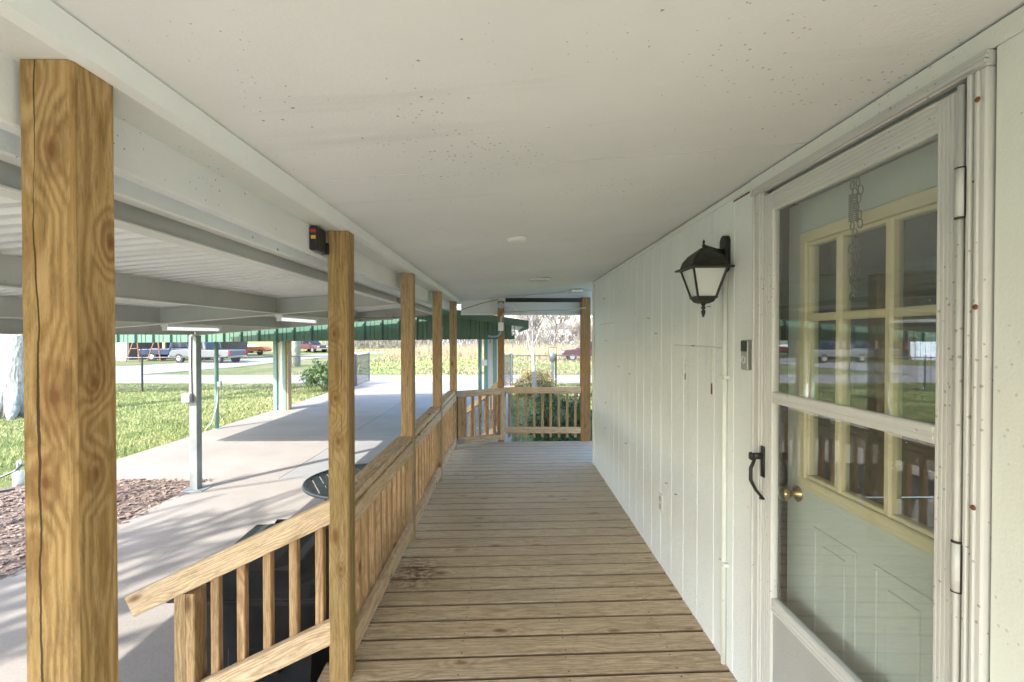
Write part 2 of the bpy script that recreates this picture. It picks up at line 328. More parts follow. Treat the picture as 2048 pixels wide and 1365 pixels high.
def board(name, p0, p1, wd, ht, mat, parent=None, up=(0, 0, 1), ch=.004):
    """bevelled timber from p0 to p1, local X along the grain, wd across, ht along up"""
    p0 = Vector(p0); p1 = Vector(p1); L = (p1-p0).length; x = (p1-p0).normalized()
    u = Vector(up); y = u.cross(x)
    if y.length < .01: y = Vector((0, 1, 0)).cross(x)
    y.normalize(); z = x.cross(y); key = (round(L, 3), wd, ht, mat, ch)
    if key not in _bc:
        a, b = wd/2, ht/2; prof = [(-a+ch, -b), (a-ch, -b), (a, -b+ch), (a, b-ch), (a-ch, b), (-a+ch, b), (-a, b-ch), (-a, -b+ch)]
        m = MB(); m.v = [(-L/2, q, r) for q, r in prof]+[(L/2, q, r) for q, r in prof]
        m.f = [(i, (i+1) % 8, 8+(i+1) % 8, 8+i) for i in range(8)]+[tuple(range(8))[::-1], tuple(range(8, 16))]
        me = bpy.data.meshes.new(name); me.from_pydata(m.v, [], m.f); me.update(); me.materials.append(M[mat]); _bc[key] = me
    o = bpy.data.objects.new(name, _bc[key]); COL.objects.link(o)
    o.rotation_euler = Matrix((x, y, z)).transposed().to_euler(); o.location = (p0+p1)/2
    par(o, parent); return o
def P(px, py, D): return Vector(((px-1018)*D/F, D, E+(672-py)*D/F))      # photo direction at a known distance
DK = .53                                                                  # deck level
# ================================================================== SETTING
m = MB(); m.add([(-400, -120, -.06), (400, -120, -.06), (400, 700, -.06), (-400, 700, -.06)], [(0, 1, 2, 3)])
structure(m.build('ground', 'ground_mat'))
def slab(name, poly, z, mat, th=.12):
    m = MB(); k = len(poly); m.v = [(x, y, z) for x, y in poly]+[(x, y, z-th) for x, y in poly]
    m.f = [tuple(range(k))]+[(i, (i+1) % k, k+(i+1) % k, k+i) for i in range(k)]
    return structure(m.build(name, mat))
dw = slab('driveway', [(-4.27, -6), (1.0, -6), (1.0, 2.63), (-4.27, 2.63)], -.004, 'concrete_grey')
slab('driveway_strip', [(-4.27, 2.64), (1.0, 2.64), (1.0, 6.74), (-4.27, 6.74)], -.003, 'concrete')
# carport floor slabs with open control joints
for i, (y0, y1) in enumerate(((6.75, 9.55), (9.56, 12.8), (12.81, 16.2), (16.21, 20.7))):
    for j, (x0, x1) in enumerate(((-6.5, -3.31), (-3.30, .05))):
        slab('carport_floor', [(x0, y0), (x1, y0), (x1, y1), (x0, y1)], 0, 'concrete' if j == 0 else 'concrete_grey')
slab('road', [(-90, 25), (-60, 25.5), (-22, 27), (-20, 25.2), (-12, 24.9), (90, 25), (90, 20.9), (-12, 20.8), (-20, 21.2), (-90, 19.6)], -.03, 'road_mat')
slab('side_road', [(-24, 26.9), (-19.8, 25.25), (-18.2, 31), (-17.8, 45), (-13, 70), (-8, 100), (-13, 100), (-18, 70), (-22.5, 45), (-26, 33), (-32, 26.6)], -.026, 'road_mat')
slab('mulch_bed', [(-6.6, 5.0), (-4.28, 4.6), (-4.28, 6.73), (-6.4, 6.73), (-7.5, 6.0)], -.02, 'mulch_mat', .05)
slab('mulch_bed', [(-9, 2.2), (-4.28, 2.6), (-4.28, 4.59), (-6.6, 4.99), (-9, 4.2)], -.022, 'mulch_mat', .05)
# loose chips over the beds
m = MB()
for i in range(5200):
    if i % 2: x = random.uniform(-6.6, -4.2); y = random.uniform(4.9, 6.75)
    else: x = random.uniform(-8, -4.2); y = random.uniform(2.5, 4.9)
    a = random.uniform(0, 6.28); L = random.uniform(.012, .04); q = L*random.uniform(.25, .6); z = -.018+random.uniform(0, .02)
    c, s_ = math.cos(a), math.sin(a); tz = random.uniform(-.012, .012)
    m.add([(x-L*c+q*s_, y-L*s_-q*c, z), (x+L*c+q*s_, y+L*s_-q*c, z+tz), (x+L*c-q*s_, y+L*s_+q*c, z+tz+.004), (x-L*c-q*s_, y-L*s_+q*c, z+.006)], [(0, 1, 2, 3)])
tag(m.build('wood_chips', 'chip_mat'), 'brown wood chips scattered over the bed beside the grey steel post', 'wood chips', kind='stuff')
def grass(name, n, xr, yr, hr, mat, wd=.006, reject=None, label='', fall=False):
    k = 0; xs = rng.uniform(*xr, n); u = rng.uniform(0, 1, n)
    ys = yr[0]+(yr[1]-yr[0])*(u**1.5 if fall else u)
    if reject is not None: ok = ~reject(xs, ys); xs, ys = xs[ok], ys[ok]
    n = len(xs); h = rng.uniform(*hr, n); a = rng.uniform(0, 6.283, n); sc = wd*np.maximum(1, ys/9)
    lx = rng.normal(0, .45, n)*h; ly = rng.normal(0, .45, n)*h; z0 = -.062
    V = np.empty((n, 3, 3)); ca, sa = np.cos(a)*sc, np.sin(a)*sc
    V[:, 0] = np.stack([xs-ca, ys-sa, np.full(n, z0)], 1); V[:, 1] = np.stack([xs+ca, ys+sa, np.full(n, z0)], 1)
    V[:, 2] = np.stack([xs+lx, ys+ly, z0+h], 1)
    me = bpy.data.meshes.new(name); me.vertices.add(n*3); me.vertices.foreach_set('co', V.ravel())
    me.loops.add(n*3); me.loops.foreach_set('vertex_index', np.arange(n*3)); me.polygons.add(n)
    me.polygons.foreach_set('loop_start', np.arange(0, n*3, 3)); me.update(calc_edges=True)
    return tag(link(name, me, mat), label, 'grass', kind='stuff')
on_bed = lambda x, y: ((x > -6.6) & (y > 6.7)) | ((x > -7.6) & (y < 6.8) & (y > 4.2) & (rng.uniform(0, 1, len(x)) < .93)) | ((x > -9) & (y <= 4.2))
grass('lawn_grass', 230000, (-24, -4.3), (2.5, 20.5), (.03, .085), 'grass_mat', .006, on_bed, 'short green lawn between the carport slab and the chain link fence', True)
grass('lawn_grass', 60000, (.1, 9), (6.9, 20.5), (.03, .08), 'grass_mat', .007, None, 'green lawn beyond the far end of the porch')
onroad = lambda x, y: ((y < 25.6) & (x > -19)) | ((x < -12) & (y < 60))
grass('field_grass', 90000, (-30, 45), (25.2, 75), (.06, .28), 'dry_mat', .012, lambda x, y: onroad(x, y) | (np.sin(x*.35+np.cos(y*.21)*2)+np.sin(y*.33) < .1), 'dry tan grass in the field across the road')
grass('field_grass', 90000, (-30, 45), (25.2, 75), (.05, .16), 'grass_mat', .012, onroad, 'green grass of the field across the road')
# ================================================================== DECK
XW = 1.005; deck = thing('wooden_deck', 'porch deck of weathered tan boards laid crosswise with dark gaps', 'deck', (0, 3, 0))
sl = math.tan(R(2.2)); y = -1.2
while y < 6.70:
    xr = XW+.02 if y < 5.72 else 1.22
    xl = -.845+random.uniform(-.004, .004); dz = random.uniform(-.0015, .0015)
    yl = y+xl*sl; yr = y+xr*sl
    board('deck_board', (xl, yl, DK-.016+dz), (xr, yr, DK-.016+dz), .1365, .032, 'deck_wood', deck, ch=.006); y += .1455
for yy in np.arange(-1, 6.8, .6): board('joist', (-.80, yy, DK-.11), (1.0, yy, DK-.11), .038, .14, 'bal_wood', deck)
board('rim_board', (-.80, -1.2, DK-.12), (-.80, 6.6, DK-.12), .038, .17, 'post_wood_red', deck, up=(0, 0, 1))
board('rim_board', (-.78, 6.74, DK-.12), (1.2, 6.74, DK-.12), .038, .17, 'post_wood_red', deck)
for x, yy in ((-.74, 2.1), (-.74, 4.8), (-.74, 6.5), (1.1, 6.6), (-.74, -.9)): board('leg', (x, yy, -.004), (x, yy, DK-.19), .09, .09, 'bal_wood', deck)
# ------------------------------------------------------------------ posts
PY = (.785, 2.05, 3.43, 4.85, 6.25); TOP = E+.457
plab = ('thick knotty brown porch post nearest the camera at left', 'greenish brown porch post standing where the stair railing meets the deck railing',
        'tan porch post second along the deck railing from the stair railing', 'slim tan porch post third along the deck railing, before the gate',
        'far tan porch post that carries the gate hinges')
posts = []
for i, yy in enumerate(PY):
    z0 = 0 if i == 0 else DK+.001
    xp = -.768 if i == 0 else -.745; po = board('porch_post', (xp, yy+.045, z0 if i else DK-.3), (xp, yy+.045, TOP-.001), .09, .09, 'post_wood_knotty' if i == 0 else 'post_wood' if i == 1 else 'post_wood_pale', up=(1, 0, 0) if i == 0 else (0, 1, 0), ch=.007)
    tag(po, plab[i], 'post', 'porch posts'); posts.append(po)
tag(board('porch_post', (-.115, 6.80, 0), (-.115, 6.80, E+.50), .092, .092, 'post_wood_red', up=(0, 1, 0), ch=.006), 'reddish brown porch post with electrical boxes at the far railing', 'post', 'porch posts')
tag(board('porch_post', (1.105, 6.80, 0), (1.105, 6.80, E+.55), .135, .135, 'post_wood_red', up=(0, 1, 0), ch=.006), 'wide reddish brown porch post beside the house corner', 'post', 'porch posts')
# ------------------------------------------------------------------ railings
def railing(label, p0, p1, n, cap=True, side=(1, 0, 0), zt=.785, tails=.0, capw=.135, slope=0, low=.115, grp='railings'):
    p0 = Vector(p0); p1 = Vector(p1); r = thing('deck_railing', label, 'railing', ((p0+p1)/2)[:2]+(DK,), grp); s_ = Vector(side)
    z = DK+zt; d = (p1-p0); dv = d.normalized()
    at = lambda f, zz, o=0: (p0+d*f+s_*o).to_tuple()[:2]+(zz+slope*f,)
    if cap: board('cap_rail', at(0, z-.019, -.022), at(1, z-.019, -.022), capw, .038, 'rail_wood', r)
    zt2 = z-.04 if cap else z
    board('upper_rail', at(0, zt2-.045, .022), at(1, zt2-.045, .022), .038, .089, 'rail_wood', r)
    board('lower_rail', at(0, DK+low, .022), at(1, DK+low, .022), .038, .089, 'rail_wood', r)
    for k in range(n):
        f = (k+.6)/(n+.2); zt3 = zt2-.012 if cap else zt2-.02
        board('baluster', at(f, DK+low-.05-tails, -.017), at(f, zt3, -.017), .036, .036, 'bal_wood', r, up=tuple(dv))
    return r
nm = ('weathered deck railing with wide cap nearest the stair, above the trash bin', 'middle deck railing section between the second and third slim posts', 'short far deck railing section ending at the gate')
for i in range(3):
    railing(nm[i], (-.742, PY[i+1]+.091, 0), (-.742, PY[i+2]-.001, 0), 10, capw=.10)
railing('far crosswise railing with balusters in front of the dark green shrub', (-.065, 6.78, 0), (1.035, 6.78, 0), 9, cap=False, side=(0, -1, 0), zt=.78, tails=.06, low=.16)
m = MB(); 
# gate
g0 = Vector((-.69, 6.31, 0)); g1 = Vector((-.055, 6.66, 0)); gd = g1-g0; gn = Vector((gd.y, -gd.x, 0)).normalized()
gate = thing('porch_gate', 'small wooden porch gate of vertical slats hung on the far post', 'gate', (-.37, 6.48, DK))
gp = lambda f, z, o=0: (g0+gd*f+gn*o).to_tuple()[:2]+(DK+z,)
board('top_rail', gp(0, .735), gp(1, .735), .038, .085, 'rail_wood', gate); board('bottom_rail', gp(0, .10), gp(1, .10), .038, .085, 'rail_wood', gate)
board('stile', gp(.05, .145, .003), gp(.05, .69, .003), .085, .036, 'bal_wood', gate, up=tuple(gn)); board('stile', gp(.95, .05, .006), gp(.95, .775, .006), .085, .036, 'rail_wood', gate, up=tuple(gn))
for k in range(5): board('slat', gp(.17+.155*k, .06, -.036), gp(.17+.155*k, .76, -.036), .036, .036, 'bal_wood', gate, up=tuple(gn))
for z in (.735, .10):
    h = MB(); a = Vector(gp(-.03, z, .024)); b = Vector(gp(.13, z, .024)); q = gn*.004; u = Vector((0, 0, .028))
    h.add([a-u, b-u, b+u, a+u, a-u+q, b-u+q, b+u+q, a+u+q], [(0, 1, 2, 3), (7, 6, 5, 4), (0, 4, 5, 1), (1, 5, 6, 2), (2, 6, 7, 3), (3, 7, 4, 0)]); h.build('hinge_plate', 'silver', gate)
# near stair: treads down towards the carport, railing with newel
st = thing('porch_stair', 'wooden steps going down from the deck to the driveway beside the thick post', 'stairs', (-1.3, 1.4, 0))
for k in range(2): 
    for q in range(2): board('tread', (-.99-.3*k-.142*q, .9, DK-.176*(k+1)), (-.99-.3*k-.142*q, 2.0, DK-.176*(k+1)), .138, .036, 'deck_wood', st)
for yy in (.93, 1.97):
    mm = MB(); mm.prism([(-.825, DK-.03), (-.825, DK-.29), (-1.36, 0), (-1.58, 0)], yy-.019, yy+.019); mm.build('stringer', 'bal_wood', st)
sr = thing('stair_railing', 'sloping wooden stair railing with newel post in front of the black trash bin', 'railing', (-1.3, 2.1, 0))
ya = 2.085
rz = lambda x, z0: E+z0+(x+.79)*.475
board('hand_rail', (-1.66, ya-.012, rz(-1.66, -.775)), (-.760, ya-.012, rz(-.760, -.775)), .045, .095, 'rail_wood', sr)
board('lower_rail', (-1.38, ya-.012, rz(-1.38, -1.31)), (-.760, ya-.012, rz(-.760, -1.31)), .045, .095, 'rail_wood', sr)
board('newel_post', (-1.425, ya+.015, -.003), (-1.425, ya+.015, rz(-1.425, -.83)), .09, .09, 'post_wood_pale', sr, up=(1, 0, 0))
for k in range(5):
    x = -1.318+.117*k; board('baluster', (x, ya+.03, rz(x, -1.335)), (x, ya+.03, rz(x, -.78)), .037, .037, 'bal_wood', sr, up=(1, 0, 0))
# far stair behind the gate
fs = thing('stair_railing', 'stair railing sloping down behind the small porch gate', 'railing', (-.6, 7.4, 0))
board('hand_rail', (-.16, 6.9, DK+.80), (-.80, 8.0, .70), .04, .09, 'rail_wood', fs); board('lower_rail', (-.16, 6.9, DK+.16), (-.78, 7.97, .12), .04, .09, 'rail_wood', fs)
board('newel_post', (-.80, 8.0, -.001), (-.80, 8.0, .66), .09, .09, 'post_wood_red', fs)
for k in range(6):
    f = (k+.7)/6.6; x = -.16-.62*f; yy = 6.9+1.07*f; board('baluster', (x+.04, yy, DK+.12-.41*f), (x+.04, yy, DK+.78-.63*f), .034, .034, 'bal_wood', fs)
s2 = thing('porch_stair', 'wooden steps behind the porch gate down to the carport floor', 'stairs', (-.7, 6.9, 0))
for k in range(2): board('tread', (-.95-.28*k, 6.25, DK-.176*(k+1)), (-.50-.28*k, 7.0, DK-.176*(k+1)), .26, .036, 'deck_wood', s2)
# ================================================================== PORCH ROOF
ZC = lambda x: E+.507+(x+.70)*.0798
roof = thing('porch_roof', 'low porch roof with white painted board ceiling and header beam', 'roof', (0, 3, E+.5))
seams = (-1.9, -1.09, .24, 1.57, 2.90, 4.23, 5.56, 6.874)
for a, b in zip(seams[:-1], seams[1:]):
    m = MB(); dz = random.uniform(0, .003); x0, x1 = -.715, 1.28
    m.prism([(x0, ZC(x0)+dz), (x1, ZC(x1)+dz), (x1, ZC(x1)+.012), (x0, ZC(x0)+.012)], a+.0028, b-.0028); m.build('ceiling_panel', 'ceiling_paint', roof)
m = MB(); m.prism([(-.98, ZC(-.98)+.02), (1.6, ZC(1.6)+.02), (1.6, ZC(1.6)+.10), (-.98, ZC(-.98)+.10)], -1.9, 7.0); m.build('roof_deck', 'roof_dark', roof)
m = MB(); m.box(-.82, -.722, -1.9, 6.872, E+.457, E+.50); m.build('header_plank', 'beam_paint', roof)
m = MB(); m.prism([(-.7215, E+.455), (-.700, E+.462), (-.692, E+.506), (-.7215, E+.5035)], -1.9, 6.872); m.build('trim_strip', 'trim_paint', roof)
m = MB(); m.cbox(-.858, -.8205, -1.9, 6.872, E+.348, E+.475, .004); m.build('beam_board', 'beam_paint', roof)
m = MB(); m.cbox(-.945, -.900, -1.9, 6.3, E+.325, E+.44, .004); m.build('beam_board', 'beam_paint', roof)
m = MB(); m.prism([(-.70, E+.318), (1.22, E+.318), (1.22, ZC(1.22)+.019), (-.70, ZC(-.70)+.019)], 6.875, 6.905); hb = m.build('end_header', 'trim_paint', roof)
m = MB(); m.cbox(-.70, 1.22, 6.850, 6.874, E+.30, E+.335, .003); m.build('end_trim', 'trim_paint', roof)
# ceiling fittings
x, yy = .045, 2.73; m = MB(); m.lathe([(.058, 0), (.058, -.008), (.05, -.018), (.03, -.022), (.012, -.024)], (0, 0, 0), 28)
o = m.build('smoke_detector', 'white_plastic', None, True, (x, yy, ZC(x)-.0005)); o.rotation_euler = (0, -.0797, 0); tag(o, 'round white ceiling fitting on the porch ceiling', 'detector')
v_ = thing('ceiling_vent', 'small slatted grey vent set in the porch ceiling', 'vent', (.32, 4.87, ZC(.32)))
m = MB(); x0, x1, y0, y1 = .215, .425, 4.77, 4.97; zz = ZC(.215)-.012
for q in ((x0, x1, y0, y0+.02), (x0, x1, y1-.02, y1), (x0, x0+.02, y0+.02, y1-.02), (x1-.02, x1, y0+.02, y1-.02)): m.box(*q, zz, ZC(.3)-.001)
m.build('frame', 'white_metal', v_)
for k in range(7): mm = MB(); yk = y0+.03+k*.022; mm.box(x0+.021, x1-.021, yk, yk+.012, zz+.003, zz+.008); mm.build('slat', 'alum', v_)
m = MB(); m.box(x0+.02, x1-.02, y0+.02, y1-.02, zz+.010, zz+.012); m.build('backing', 'dark_shade', v_)
m = MB(); m.tube([(-.05, 6.66, E+.505), (1.03, 6.66, E+.505)], .030, 14); ro = m.build('rolled_shade', 'dark_shade', None, True); tag(ro, 'dark rolled up shade under the far end of the porch ceiling', 'shade')
m = MB(); m.cbox(.85, 1.0, 6.35, 6.60, ZC(.85)-.035, ZC(.85)-.003, .006); tag(m.build('ceiling_box', 'white_plastic'), 'flat white box on the ceiling above the wide far post', 'box')
# ================================================================== HOUSE
house = thing('house', 'white painted board house wall along the right of the porch', 'house', (3, 2, 0))
y = 5.50; k = 0
while y > 1.93:
    y2 = max(y-.2005, 1.93); m = MB(); m.cbox(XW, XW+.03, y2+.0018, y-.0018, .02, ZC(XW)-.004, .003); m.build('siding_plank', 'siding_paint', house); y = y2
m = MB(); m.box(XW+.02, XW+.05, 1.93, 5.6, 0, ZC(XW)); m.build('sheathing', 'siding_paint', house)
m = MB(); m.cbox(XW-.012, XW+.04, 5.505, 5.60, .02, ZC(XW)-.004, .003); m.build('corner_trim', 'casing_paint', house)
m = MB(); m.box(XW+.04, 5.5, 5.57, 5.60, 0, 2.9); m.build('end_wall', 'siding_paint', house)
m = MB(); m.cbox(XW-.010, XW-.0005, 1.93, 5.5, ZC(XW)-.034, ZC(XW)-.006, .003); m.build('top_molding', 'casing_paint', house)
y = .80
while y > -5: y2 = y-.2005; m = MB(); m.cbox(XW+.012, XW+.04, y2+.0018, y-.0018, .02, ZC(XW)-.004, .003); m.build('siding_plank', 'siding_paint', house); y = y2
m = MB(); m.box(XW+.035, XW+.05, -5, .8, 0, ZC(XW)); m.build('sheathing', 'siding_paint', house)
# casing round the door
m = MB(); m.cbox(XW-.012, XW+.05, .87, 1.935, E+.592, ZC(XW)-.004, .003); m.build('door_casing', 'casing_paint', house)
m = MB(); m.cbox(XW-.012, XW+.05, .80, .96, .02, E+.5915, .004); m.build('door_casing', 'casing_paint', house)
m = MB(); m.cbox(XW-.012, XW+.05, .803, .8695, E+.593, ZC(XW)-.004, .003); m.build('door_casing', 'casing_paint', house)
m = MB(); m.cbox(XW-.004, XW+.05, 1.892, 1.929, .02, E+.5915, .003); m.build('door_casing', 'casing_paint', house)
m = MB(); m.box(XW, XW+.25, .96, 1.89, DK-.1, DK+.012); m.build('threshold', 'alum', house)
# access patch and old caulk marks on the wall
m = MB(); m.cbox(XW-.006, XW+.001, 3.69, 4.30, E-.075, E+.40, .002); m.build('patch_panel', 'siding_paint', house)
for (y0, y1, z0, z1) in ((2.27, 2.84, E-.060, E-.052), (2.2, 2.26, E-.062, E-.055), (4.5, 5.2, E+.12, E+.13), (2.315, 2.323, E-.26, E-.065), (2.665, 2.673, E-.22, E-.07)):
    m = MB(); m.cbox(XW-.003, XW+.001, y0, y1, z0, z1, .001); m.build('caulk_line', 'flange_paint', house)
for (y0, y1, z0, z1) in ((2.312, 2.326, E-.29, E-.235), (2.664, 2.674, E-.25, E-.215), (1.96, 2.10, ZC(XW)-.047, ZC(XW)-.040)):
    m = MB(); m.cbox(XW-.003, XW+.001, y0, y1, z0, z1, .001); m.build('rust_mark', 'rusty', house)
for q in range(14):
    yq = random.uniform(2.0, 5.3); zq = random.uniform(-1.0, .45)+E; L = random.uniform(.015, .03)
    m = MB(); m.tube([(XW+.005, yq, zq), (XW-.018, yq-.004, zq+.002)], .0022, 6); m.build('nail', 'chain_steel', house)
# dark room behind the door, with an oval leaded window in its far door
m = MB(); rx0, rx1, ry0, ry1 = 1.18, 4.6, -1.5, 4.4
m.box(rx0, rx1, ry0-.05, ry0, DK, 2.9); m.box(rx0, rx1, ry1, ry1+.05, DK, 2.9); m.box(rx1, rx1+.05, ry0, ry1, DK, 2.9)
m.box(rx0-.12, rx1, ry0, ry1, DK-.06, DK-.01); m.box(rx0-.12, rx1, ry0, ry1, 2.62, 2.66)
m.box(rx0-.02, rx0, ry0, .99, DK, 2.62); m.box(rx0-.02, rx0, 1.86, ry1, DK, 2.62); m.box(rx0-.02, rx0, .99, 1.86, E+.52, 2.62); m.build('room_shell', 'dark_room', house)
# ------------------------------------------------------------------ inner door
XI = 1.10; idr = thing('entry_door', 'pale green entry door with cream nine pane window, behind the storm door', 'door', (XI, 1.43, DK))
m = MB()
for q in ((1.757, 1.842, -1.49, .50), (1.02, 1.139, -1.49, .50), (1.1395, 1.7565, .3835, .50), (1.1395, 1.7565, -1.49, -.5655)): m.box(XI, XI+.045, q[0], q[1], E+q[2], E+q[3])
m.build('slab', 'door_green', idr)
for (a, b) in ((1.68, 1.47), (1.40, 1.19)):
    for q in ((a, b, -.70, -.685), (a, b, -1.365, -1.35), (a, a-.015, -1.35, -.70), (b+.015, b, -1.35, -.70)):
        m = MB(); m.cbox(XI-.006, XI+.001, min(q[0], q[1]), max(q[0], q[1]), E+q[2], E+q[3], .0025); m.build('panel_molding', 'door_green', idr)
    m = MB(); m.cbox(XI-.005, XI+.001, b+.05, a-.05, E-1.32, E-.735, .004); m.build('raised_panel', 'door_green', idr)
wf = thing('tmp', None, None); bpy.data.objects.remove(wf)
fr = MB(); y0, y1, z0, z1 = 1.14, 1.756, E-.565, E+.383
for q in ((y0, y1, z1-.04, z1), (y0, y1, z0, z0+.04), (y0, y0+.04, z0+.04, z1-.04), (y1-.04, y1, z0+.04, z1-.04)):
    fr.cbox(XI-.014, XI+.03, *q, .004)
for q in ((y0+.03, y1-.03, z1-.055, z1-.041), (y0+.03, y1-.03, z0+.041, z0+.055), (y1-.054, y1-.041, z0+.056, z1-.056)): fr.cbox(XI-.006, XI+.028, *q, .003)
wfr = fr.build('window_frame', 'cream', idr)
for k in (1, 2):
    m = MB(); yk = y0+(y1-y0)*k/3; m.cbox(XI-.012, XI+.028, yk-.014, yk+.014, z0+.041, z1-.041, .007); m.build('mullion', 'cream', idr)
    zk = z0+(z1-z0)*k/3
    for j in range(3):
        ya_ = y0+.041 if j == 0 else y0+(y1-y0)*j/3+.0145; yb_ = y1-.041 if j == 2 else y0+(y1-y0)*(j+1)/3-.0145
        m = MB(); m.cbox(XI-.011, XI+.027, ya_, yb_, zk-.013, zk+.013, .006); m.build('mullion', 'cream', idr)
for i in range(3):
    for j in range(3):
        m = MB(); m.box(XI+.008, XI+.012, y0+(y1-y0)*i/3+.006, y0+(y1-y0)*(i+1)/3-.006, z0+(z1-z0)*j/3+.006, z0+(z1-z0)*(j+1)/3-.006); m.build('pane', 'glass_clean', idr)
m = MB(); m.box(XI-.03, XI+.09, 1.847, 1.86, DK+.013, E+.52); m.build('jamb', 'dark_shade', idr)  # dark strip painting the shaded gap at the door edge
m = MB(); m.box(XI-.07, XI+.09, 1.8605, 1.8915, DK+.013, E+.58); m.box(XI-.07, XI+.09, .962, 1.017, DK+.013, E+.58); m.box(XI-.07, XI+.09, 1.0175, 1.860, E+.521, E+.58); m.build('jamb', 'casing_paint', idr)
kn = MB(); kn.lathe([(.030, 0), (.031, .004), (.013, .012), (.011, .03), (.02, .038), (.027, .05), (.026, .062), (.012, .068)], n=20)
o = kn.build('knob', 'brass', None, True); o.location = (XI, 1.775, E-.60); o.rotation_euler = (0, -math.pi/2, 0); par(o, idr)
ov = thing('oval_window_door', 'pale oval leaded window seen through the door panes', 'window', (3.2, 3.6, DK))
ring = lambda a, b, n=40: [(3.9, 3.9+a*math.cos(2*math.pi*i/n), E-.05+b*math.sin(2*math.pi*i/n)) for i in range(n)]
m = MB(); m.tube(ring(.29, .62), .022, 8, closed=True); m.build('frame', 'white_plastic', ov)
m = MB(); m.v = ring(.28, .61)+[(p[0]+.01, p[1], p[2]) for p in ring(.28, .61)]; m.f = [tuple(range(40)), tuple(range(40, 80))[::-1]]+[(i, (i+1) % 40, 40+(i+1) % 40, 40+i) for i in range(40)]
gm = NT('daylit_pane'); gm.fin((.7, .8, .75), .4); gm.b.inputs['Emission Color'].default_value = (.75, .95, .85, 1); gm.b.inputs['Emission Strength'].default_value = .35; M['daylit_pane'] = gm.m  # pane glows by itself, standing in for daylight behind it
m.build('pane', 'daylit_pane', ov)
m = MB(); m.tube(ring(.20, .50), .006, 6, closed=True); m.tube(ring(.08, .2), .006, 6, closed=True)
for a in range(0, 12): m.tube([(3.895, 3.9+.2*math.cos(a*.5236), E-.05+.5*math.sin(a*.5236)), (3.895, 3.9+.28*math.cos(a*.5236), E-.05+.61*math.sin(a*.5236))], .005, 5)
m.build('leading', 'dark_shade', ov)
# ------------------------------------------------------------------ storm door
XS = .985; sdr = thing('storm_door', 'aluminium framed glass storm door with grey kick panel', 'door', (XS, 1.43, DK))
A0, A1, B0, B1 = 1.024, 1.812, -1.495, .540                    # leaf along the wall, and heights from eye level
def rib(name, y0, y1, z0, z1, vert, mat='alum', n=5):          # ribbed extrusion
    m = MB(); m.cbox(XS, XS+.026, y0, y1, E+z0, E+z1, .003)
    L = (y1-y0) if vert else (z1-z0)
    for k in range(n):
        c = (k+.5)/n*L
        if vert: m.cbox(XS-.0022, XS+.001, y0+c-L/n*.33, y0+c+L/n*.33, E+z0+.004, E+z1-.004, .001)
        else: m.cbox(XS-.0022, XS+.001, y0+.004, y1-.004, E+z0+c-L/n*.33, E+z0+c+L/n*.33, .001)
    return m.build(name, mat, sdr)
rib('stile', A1-.062, A1, B0, B1, True); rib('stile', A0, A0+.054, B0, B1, True)
rib('top_rail', A0+.0545, A1-.0625, B1-.073, B1, False, n=6); rib('middle_rail', A0+.0545, A1-.0625, -.252, -.208, False, n=2); rib('lower_rail', A0+.0545, A1-.0625, -1.035, -.985, False, n=3)
m = MB(); m.box(XS+.008, XS+.016, A0+.0545, A1-.0625, E+B0, E-1.036); m.build('kick_panel', 'alum_kick', sdr)
m = MB(); m.box(XS+.010, XS+.014, A0+.05, A1-.058, E-.206, E+B1-.074); m.build('pane', 'glass', sdr)
m = MB(); m.box(XS+.014, XS+.018, A0+.05, A1-.058, E-.984, E-.2525); m.build('pane', 'glass', sdr)
# z-bar frame
for nm_, q in (('frame_side', (A1+.004, A1+.075, B0, .556)), ('frame_side', (.964, A0-.016, B0, .556)), ('frame_head', (.964, A1+.075, .5565, .590))):
    m = MB(); m.cbox(XS-.004, XS+.02, q[0], q[1], E+q[2], E+q[3], .004)
    if nm_ == 'frame_side': m.cbox(XS-.010, XS-.003, q[0]+.012, q[0]+.020, E+q[2], E+q[3]-.004, .002); m.cbox(XS-.012, XS-.003, q[1]-.018, q[1]-.008, E+q[2], E+q[3]-.004, .002)
    else:
        for k in range(3): m.cbox(XS-.014+.003*k, XS-.003, q[0]-.004, q[1]+.006, E+q[2]+.003+k*.010, E+q[2]+.011+k*.010, .001)
    m.build(nm_, 'alum', sdr)
m = MB(); m.tube([(XS-.006, A0-.008, E+B0+.01), (XS-.006, A0-.008, E+B1)], .0075, 10); m.build('hinge_strip', 'alum', sdr, True)
for z0, z1 in ((.255, .36), (-.556, -.45)):
    m = MB(); m.tube([(XS-.010, A0-.012, E+z0), (XS-.010, A0-.012, E+z1)], .0095, 12); h = m.build('hinge', 'alum', sdr, True)
    for z in (z0-.002, z1): m = MB(); m.tube([(XS-.010, A0-.012, E+z), (XS-.010, A0-.012, E+z+.003)], .0105, 12); m.build('hinge_gap', 'dark_shade', h)
    m = MB(); m.box(XS-.012, XS-.004, A0-.0275, A0-.0225, E+z0, E+z1); m.build('hinge_gap', 'dark_shade', h)
for z in (.49, .06, -.36, -1.05): 
    m = MB(); m.lathe([(.006, 0), (.005, .002), (.003, .003)], n=10); o = m.build('screw', 'rusty', None); o.location = (XS-.0128, .974, E+z); o.rotation_euler = (0, -math.pi/2, 0); par(o, sdr)
hd = MB(); yh = A1-.012; xh = XS-.003
hd.cbox(xh-.008, xh, yh-.012, yh+.012, E-.545, E-.425, .003); hd.cbox(xh-.042, xh-.007, yh-.009, yh+.009, E-.475, E-.452, .003); hd.cbox(xh-.055, xh-.041, yh-.012, yh+.012, E-.478, E-.449, .004)
